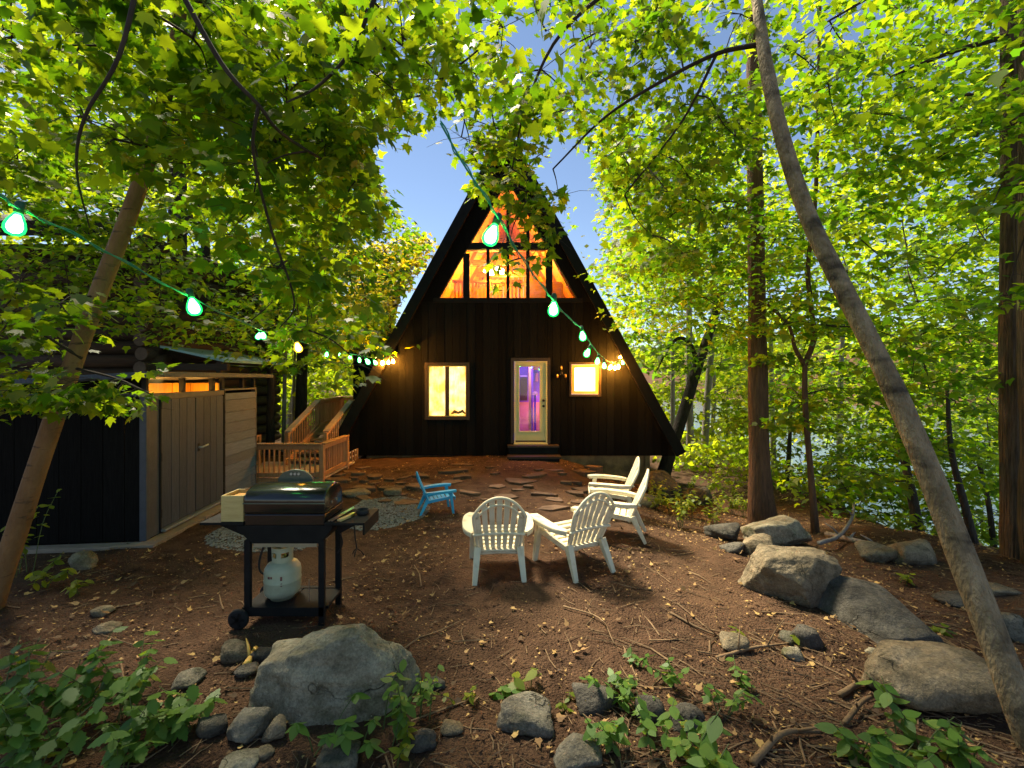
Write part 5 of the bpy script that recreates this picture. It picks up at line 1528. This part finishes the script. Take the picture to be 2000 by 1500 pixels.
tree('understory_maple', 'low leafy maple on the bank behind the brown trunk', [(1530, 1000, 12.5, 12), (1540, 900, 12.6, 10), (1545, 800, 12.7, 6)], 'bark_dark',
     regions=[([(1400, 760), (1660, 740), (1680, 960), (1520, 1000), (1400, 960)], 11.5, 15.5, 54, 62, .8, .2, .14)], m_='leaf_far', seed=18)
for i, (pts, lab) in enumerate((
        ([(1349, 960, 17, 17), (1347, 800, 17, 15), (1346, 640, 17, 13), (1345, 420, 17, 10)], 'straight pale trunk behind the dark leaning one'),
        ([(1372, 975, 16, 17), (1380, 800, 16, 15), (1392, 640, 16, 12), (1400, 430, 16, 8)], 'pale trunk bending right, beside the straight one'),
        ([(1314, 930, 19, 10), (1314, 760, 19, 9), (1314, 640, 19, 7)], 'thin silvery trunk close to the cabin roof edge'),
        ([(1384, 960, 20, 10), (1394, 800, 20, 9), (1397, 725, 20, 8), (1428, 695, 20, 5)], 'thin pale trunk with one crooked arm'),
        ([(1417, 960, 22, 8), (1419, 840, 22, 7), (1422, 740, 22, 5)], 'thinnest pale pole of a trunk left of the brown trunk'),
        ([(1512, 930, 15, 12), (1508, 800, 15, 11), (1505, 640, 15, 8)], 'thin pale trunk right behind the brown trunk'),
        ([(1640, 1000, 14, 14), (1640, 800, 14, 12), (1648, 600, 14, 9)], 'slim grey trunk behind the low maple leaves'))):
    px, py, d, w_ = pts[-1]
    tree('pale_tree', lab, pts, 'bark_grey', regions=[([(px - 90, py - 140), (px + 100, py - 140), (px + 70, py + 130), (px - 60, py + 110)], d - 2, d + 3, 10, 70, 1.1, .4, .18)], m_='leaf_far', seed=60 + i, n_=10)

def far_wood():
    """the wood behind: one mass of leaves that nobody could tell apart"""
    g = np.random.default_rng(5)
    rr = random.Random(8)
    reg = [([(A, 330), (330, 300), (560, 360), (720, 430), (860, 520), (900, 780), (A, 800)], 22, 34, 240, 95, 1.7, 1.0, .32),
           ([(1120, 560), (1180, 470), (1330, 300), (1600, 180), (2060, 180), (2060, 860), (1600, 880), (1180, 840)], 22, 36, 185, 95, 1.7, .5, .30),
           ([(470, 700), (760, 690), (740, 860), (480, 880)], 16, 24, 60, 80, 1.2, .7, .24),
           ([(1290, 850), (1480, 850), (1480, 940), (1300, 945)], 15, 22, 26, 70, .9, .4, .2),
           ([(1180, 640), (1480, 640), (1480, 850), (1280, 850)], 19, 26, 34, 80, 1.1, .35, .22)]
    cl = clumps_from(reg, rr)
    P, S_, yw, pt, rl = spray(cl, g, .6)
    ok = (P[:, 2] > gz(P[:, 0], P[:, 1])) & ~in_gaps(P, g)
    M = rotm(yw[ok], pt[ok], rl[ok])
    V = np.einsum('nij,kj->nki', M, TM['far']) * S_[ok][:, None, None] + P[ok][:, None]
    o = bpy.data.objects.new('distant_wood', fast_mesh('distant_wood', V.reshape(-1, 3), 4, 'leaf_far'))
    C.objects.link(o)
    tag(o, 'mass of bright leaves of the wood behind the cabin', 'woodland', kind='stuff')
far_wood()
def far_shore():
    g = np.random.default_rng(9)
    n_ = 16000
    x, y = g.uniform(60, 330, n_), g.uniform(-20, 420, n_)
    x2, y2 = g.uniform(-160, 40, n_ // 2), g.uniform(60, 260, n_ // 2)
    x, y = np.concatenate([x, x2]), np.concatenate([y, y2])
    z = gz(x, y); ok = z > -3.6
    x, y, z = x[ok], y[ok], z[ok]
    s = g.uniform(1.2, 3.2, len(x))
    P = np.stack([x, y, z + g.uniform(0, 1, len(x)) ** .7 * (7 + 5 * vnoise(x * .08, y * .08))], -1)
    V = np.einsum('nij,kj->nki', rotm(g.uniform(0, 6.28, len(x)), g.normal(0, .8, len(x)), g.normal(0, .8, len(x))), TM['lobed']) * s[:, None, None] + P[:, None]
    o = bpy.data.objects.new('far_shore_wood', fast_mesh('far_shore_wood', V.reshape(-1, 3), len(TM['lobed']), 'leaf_mid'))
    C.objects.link(o)
    tag(o, 'wooded far shore beyond the lake', 'woodland', kind='stuff')
far_shore()

# far side of the lake
dk = thing('boat_dock', 'pale dock with canopy on the lake, seen between the trunks', 'dock', (15, 28, -3.7))
for i in range(6):
    MB().box(12.2 + i * .5, 12.66 + i * .5, 27.2, 28.4, -3.5, -3.42).build('plank', 'pale_paint', dk)
for x, y in ((12.4, 27.3), (15.0, 27.3), (12.4, 28.3), (15.0, 28.3)):
    MB().box(x - .06, x + .06, y - .06, y + .06, -4.6, -1.1).build('post', 'pale_paint', dk)
MB().prism([(12.0, 27.0, -1.1), (15.4, 27.0, -1.1), (15.4, 28.6, -.8), (12.0, 28.6, -.8)], (0, 0, .08)).build('canopy', 'pale_paint', dk)

# ================================================================== plants near the ground
def plant(px, py, h, stems, per, size, label, m_='leaf_plant', tmpl='ovate', spread=.5, seed=0, name='seedling', group=None, cat='plant', whorl=0):
    g0 = GP(px, py)
    size *= .84
    rr = random.Random(seed + 500)
    root = thing(name, label, cat, g0, group)
    for s in range(stems):
        a = rr.uniform(0, 6.283); ln = h * rr.uniform(.65, 1.15); sp = spread * rr.uniform(.3, 1.1) * h
        e = Vector((math.cos(a) * sp, math.sin(a) * sp, ln))
        b0 = Vector((rr.uniform(-.05, .05), rr.uniform(-.05, .05), -.02)) * (1 + h)
        pts = [Vector(q) for q in catmull([b0, b0 + Vector((e.x * .35, e.y * .35, ln * .6)), b0 + e], 4)]
        MB().tube(pts, list(np.linspace(.0045, .002, len(pts))), 5, caps=False).build('stem', 'stem_green', root, o=(0, 0, 0))
        for k in range(per):
            if whorl:
                q = pts[-1]; yaw = a + 6.283 * k / per + rr.gauss(0, .12); pitch = rr.gauss(-.2, .15)
            else:
                t = .3 + .7 * (k // 2 + .6) / ((per + 1) // 2)
                q = pts[min(len(pts) - 1, int(t * (len(pts) - 1) + .5))]
                yaw = a + (1.4 if k % 2 else -1.4) + (k // 2) * 1.1 + rr.gauss(0, .35); pitch = rr.gauss(-.12, .28)
            M = rotm(np.array([yaw]), np.array([pitch]), np.array([rr.gauss(0, .25)]))[0]
            leaf_object(root, np.array(q), M, size * rr.uniform(.7, 1.2), tmpl, m_)
    return root

shrub = [(40, 1475, .44, 8, 11, .115), (140, 1430, .42, 8, 11, .11), (245, 1405, .44, 8, 11, .105), (330, 1455, .32, 6, 9, .105), (90, 1530, .40, 7, 10, .12), (235, 1505, .32, 6, 10, .11), (10, 1400, .36, 5, 8, .13), (385, 1420, .28, 4, 8, .12)]
SL = ['dense leafy shrub at the far left bottom, lower one', 'leafy shrub second from the left edge at bottom', 'tallest leafy shrub of the lower left thicket', 'leafy shrub between thicket and angular rock', 'shrub cut by the bottom edge at far left', 'shrub cut by the bottom edge below the thicket', 'shrub leaning in from the left edge', 'small shrub at the right end of the lower left thicket']
for i, (q, l) in enumerate(zip(shrub, SL)):
    plant(*q, l, tmpl='toothed', spread=.75, seed=i, name='leafy_shrub', group='shrubs in the lower left corner', cat='shrub')
plant(620, 1470, .24, 4, 5, .11, 'five-fingered creeper before the big boulder', tmpl='ovate', spread=.8, seed=20, name='creeper', whorl=1)
plant(690, 1480, .16, 3, 5, .10, 'lower five-fingered creeper right of its twin', tmpl='ovate', spread=.9, seed=21, name='creeper', whorl=1)
plant(765, 1440, .40, 5, 9, .09, 'upright seedling covering the right foot of the big boulder', spread=.45, seed=22)
plant(820, 1400, .30, 4, 9, .065, 'pale round-leaved sprig right of the big boulder', spread=.5, seed=23)
plant(790, 1490, .18, 3, 6, .08, 'low yellow-green sprout below the upright seedling', 'leaf_weed', spread=.7, seed=24)
plant(905, 1375, .10, 3, 4, .07, 'tiny sprout right of the brown broken stone', 'leaf_weed', spread=1.0, seed=25)
plant(985, 1350, .10, 3, 4, .09, 'low sprout with oblong leaves above the centre rock, left', 'leaf_plant', spread=1.0, seed=26)
plant(1030, 1345, .14, 2, 4, .11, 'upright two-leaved sprout above the centre rock', 'leaf_weed', spread=.4, seed=27)
plant(1105, 1385, .10, 3, 4, .07, 'small sprout left of the dark rounded rock', 'leaf_weed', spread=1.0, seed=28)
plant(1175, 1345, .20, 5, 6, .08, 'seedling behind the dark rounded rock', spread=.9, seed=29)
plant(1225, 1385, .22, 5, 7, .085, 'seedling spilling over the dark rounded rock', spread=.9, seed=30)
plant(1245, 1300, .16, 3, 5, .075, 'highest seedling of the bottom right patch', spread=.8, seed=31)
plant(1310, 1350, .20, 5, 6, .075, 'seedling right of the highest one', spread=1.0, seed=32)
plant(1400, 1390, .20, 5, 6, .075, 'seedling at the right end of the seedling patch', spread=1.0, seed=33)
plant(1190, 1470, .22, 4, 7, .10, 'seedling above the cracked grey rock', spread=.8, seed=34)
plant(1290, 1470, .26, 5, 8, .10, 'bushy seedling low in the bottom right patch', spread=.8, seed=35)
plant(1365, 1530, .26, 6, 7, .15, 'broad-leaved plant at the bottom edge right of centre', spread=.8, seed=36)
plant(1450, 1345, .14, 4, 5, .07, 'thin seedling among the bark strips', spread=1.0, seed=37)
plant(1690, 1490, .24, 5, 8, .11, 'dark seedling at the bottom, left of the tan boulder', spread=.9, seed=38)
plant(1790, 1470, .28, 5, 8, .12, 'leafy plant before the broad tan boulder', spread=.9, seed=39)
plant(1880, 1500, .22, 5, 7, .11, 'leafy plant at the foot of the leaning trunk', spread=.9, seed=40)
plant(1740, 1530, .22, 5, 7, .12, 'plant cut by the bottom edge at the right', spread=.9, seed=41)
plant(1820, 1235, .12, 3, 5, .10, 'bright sprig right of the slate slab', 'leaf_weed', spread=.9, seed=42)
plant(1770, 1140, .16, 3, 5, .10, 'bright sprig above the slate slab', 'leaf_weed', spread=.9, seed=43)
plant(1560, 1262, .14, 2, 4, .09, 'sprig growing from the three-rock cluster', 'leaf_weed', spread=.6, seed=44)
plant(1445, 1268, .12, 2, 4, .09, 'sprig on the mottled brown rock', 'leaf_weed', spread=.6, seed=45)
plant(85, 1150, .30, 6, 8, .10, 'yellow-green weed at the foot of the left trunk', 'leaf_weed', spread=.9, seed=46)
plant(40, 1120, .75, 5, 14, .085, 'feathery sapling sprouting beside the left trunk', 'leaf_weed', spread=.4, seed=47)
plant(150, 1160, .16, 4, 6, .09, 'low weed right of the left trunk', 'leaf_weed', spread=1.0, seed=48)
WL = ['weeds', 'tuft']
wl = ['yellow-green weed nearest the far white chair', 'yellow-green weed under the foundation corner', 'weed tuft beside the flat leaning slab', 'weed tuft before the triangular dark rock', 'weed tuft left of the brown trunk foot', 'weed at the top of the slope right of the chairs', 'weed tuft between blocky rock and brown trunk', 'tall weed before the pale trunks', 'weed tuft touching the brown trunk', 'weed behind the layered stone', 'tall weed left of the pale trunks', 'weed clump at the far edge of the slope']
wp = [(1290, 1000), (1275, 975), (1310, 1005), (1345, 1010), (1430, 1005), (1330, 1030), (1400, 1000), (1385, 965), (1455, 1010), (1395, 1030), (1345, 960), (1440, 980)]
for i, ((px, py), l) in enumerate(zip(wp, wl)):
    plant(px, py, .50, 6, 11, .10, l, 'leaf_weed', spread=.6, seed=60 + i, name='weed', group='weeds on the slope right of the cabin')

# ================================================================== litter
def litter():
    g = np.random.default_rng(3)
    n_ = 52000
    x, y = g.uniform(-7, 8, n_), g.uniform(1.6, 12.4, n_)
    keep = g.random(n_) < (.30 + .5 * ss(1.6, 3.2, x) + .4 * ss(3.6, 2.4, y) + 1.3 * vnoise(x * .8, y * .8) + .6 * vnoise(x * 2.7 + 5, y * 2.7))
    keep &= ~((x < -4.7) & (y > 5.8) & (y < 9.2))
    x, y = x[keep], y[keep]
    n_ = len(x)
    s = np.where(g.random(n_) < .10, g.uniform(.045, .08, n_), g.uniform(.010, .034, n_))
    M = rotm(g.uniform(0, 6.28, n_), g.normal(0, .22, n_), g.normal(0, .25, n_))
    T = TM['lobed'] * np.array([.62, 1, -1.0])
    P = np.stack([x, y, gz(x, y) + .012 + s * .12], -1)
    V = np.einsum('nij,kj->nki', M, T) * s[:, None, None] + P[:, None]
    o = bpy.data.objects.new('leaf_litter', fast_mesh('leaf_litter', V.reshape(-1, 3), len(T), 'leaf_dry'))
    C.objects.link(o)
    tag(o, 'small dry golden-brown leaves strewn over the soil', 'leaf litter', kind='stuff')
    # crumbs of soil and bark
    n_ = 26000
    d = 1.9 + 7.5 * g.random(n_) ** 1.5; xx = d * g.uniform(-1.25, 1.25, n_)
    kk = ~((xx < -4.6) & (d > 5.6)); d, xx = d[kk], xx[kk]; n_ = len(d)
    s = g.uniform(.004, .013, n_) * (1 + .8 * (g.random(n_) < .06))
    oc = np.array([(1, 0, 0), (0, 1, 0), (-1, 0, 0), (0, -1, 0), (0, 0, .7)])
    V = oc[None] * s[:, None, None] * g.uniform(.6, 1.4, (n_, 5, 1))
    V = V + np.stack([xx, d, gz(xx, d)], -1)[:, None]
    o = bpy.data.objects.new('soil_crumbs', fast_mesh('soil_crumbs', V[:, np.array([(0, 1, 4), (1, 2, 4), (2, 3, 4), (3, 0, 4)])].reshape(-1, 3), 3, 'soil'))
    C.objects.link(o)
    tag(o, 'crumbs of dark soil and bark covering the yard', 'soil crumbs', kind='stuff')
    # twigs, straw and bark strips, thickest on the right slope
    b = MB()
    rr = random.Random(4)
    for i in range(1150):
        if rr.random() < .70: px, py = rr.uniform(1150, 2050), rr.uniform(1040, 1530)
        else: px, py = rr.uniform(-50, 1250), rr.uniform(1000, 1530)
        d = CAMZ * FPX / (py - HOR); X = (px - 1000) / FPX * d
        if X < -4.5 and d > 5.5: continue
        ln = rr.uniform(.05, .22) if rr.random() < .9 else rr.uniform(.25, .5)
        a = rr.gauss(-.45, .6) if px > 1300 else rr.uniform(0, 3.14)
        dx, dy = math.cos(a) * ln / 2, math.sin(a) * ln / 2
        r_ = rr.uniform(.0018, .0045) * (1.6 if ln > .22 else 1)
        pts = []
        for t in (-1, 0, 1):
            xx, yy = X + dx * t + rr.gauss(0, ln * .05), d + dy * t + rr.gauss(0, ln * .05)
            pts.append((xx, yy, gzf(xx, yy) + r_ + rr.uniform(.0, .015)))
        b.tube(pts, [r_, r_, r_ * .6], 4, caps=False)
    o = b.build('twig_litter', 'dry_wood', None, o=(0, 0, 0))
    tag(o, 'thin dry twigs and bark strips scattered over the slope', 'twigs', kind='stuff')
litter()

def branch(pts, r0, label, m_='dry_wood', seed=0):
    P = []
    for px, py, up in pts:
        q = GP(px, py); P.append((q.x, q.y, q.z + up))
    root = thing('fallen_branch', label, 'branch', P[0])
    q = catmull(P, 5)
    MB().tube(q, list(np.linspace(r0, r0 * .5, len(q))), 8, wob=.2, seed=seed).build('stick', m_, root, smooth=True)
    rr = random.Random(seed)
    for k in (len(q) // 3, 2 * len(q) // 3):
        e = q[k] + np.array([rr.uniform(-.2, .2), rr.uniform(-.15, .15), rr.uniform(.05, .18)])
        MB().tube([q[k], (q[k] + e) / 2 + np.array([0, 0, .02]), e], [r0 * .5, r0 * .35, r0 * .15], 6).build('side_twig', m_, root, smooth=True)
branch([(1600, 1075, .1), (1640, 1062, .12), (1665, 1045, .3), (1668, 1030, .45)], .03, 'curved pale dead branch right of the greenish block', 'bark_grey', 1)
branch([(1615, 1050, .05), (1690, 1070, .06), (1750, 1090, .03)], .045, 'grey fallen log running to the small round rocks', 'bark_grey', 2)
branch([(1640, 1365, .02), (1700, 1340, .04), (1760, 1375, .02)], .022, 'split bark piece left of the broad tan boulder', 'dry_wood', 3)
branch([(1650, 1420, .02), (1690, 1385, .05), (1730, 1370, .03)], .016, 'pale stick leaning on the bark pile', 'dry_wood', 4)
branch([(1400, 1290, .02), (1470, 1275, .03), (1540, 1262, .02)], .014, 'thin stick lying before the three-rock cluster', 'dry_wood', 5)
branch([(1100, 1190, .02), (1170, 1215, .03), (1200, 1265, .02)], .008, 'thin curved twig in the middle of the bare soil', 'dry_wood', 6)
branch([(1310, 1200, .01), (1370, 1235, .02), (1450, 1260, .01)], .012, 'straight dry stick pointing at the mottled brown rock', 'dry_wood', 7)
branch([(480, 1310, .03), (500, 1280, .06)], .028, 'short orange wood splinter beside the round tan rock', 'amber_wood', 8)
branch([(1470, 1500, .02), (1530, 1450, .04), (1600, 1440, .02)], .02, 'flat dry bark strip at the bottom right', 'dry_wood', 9)
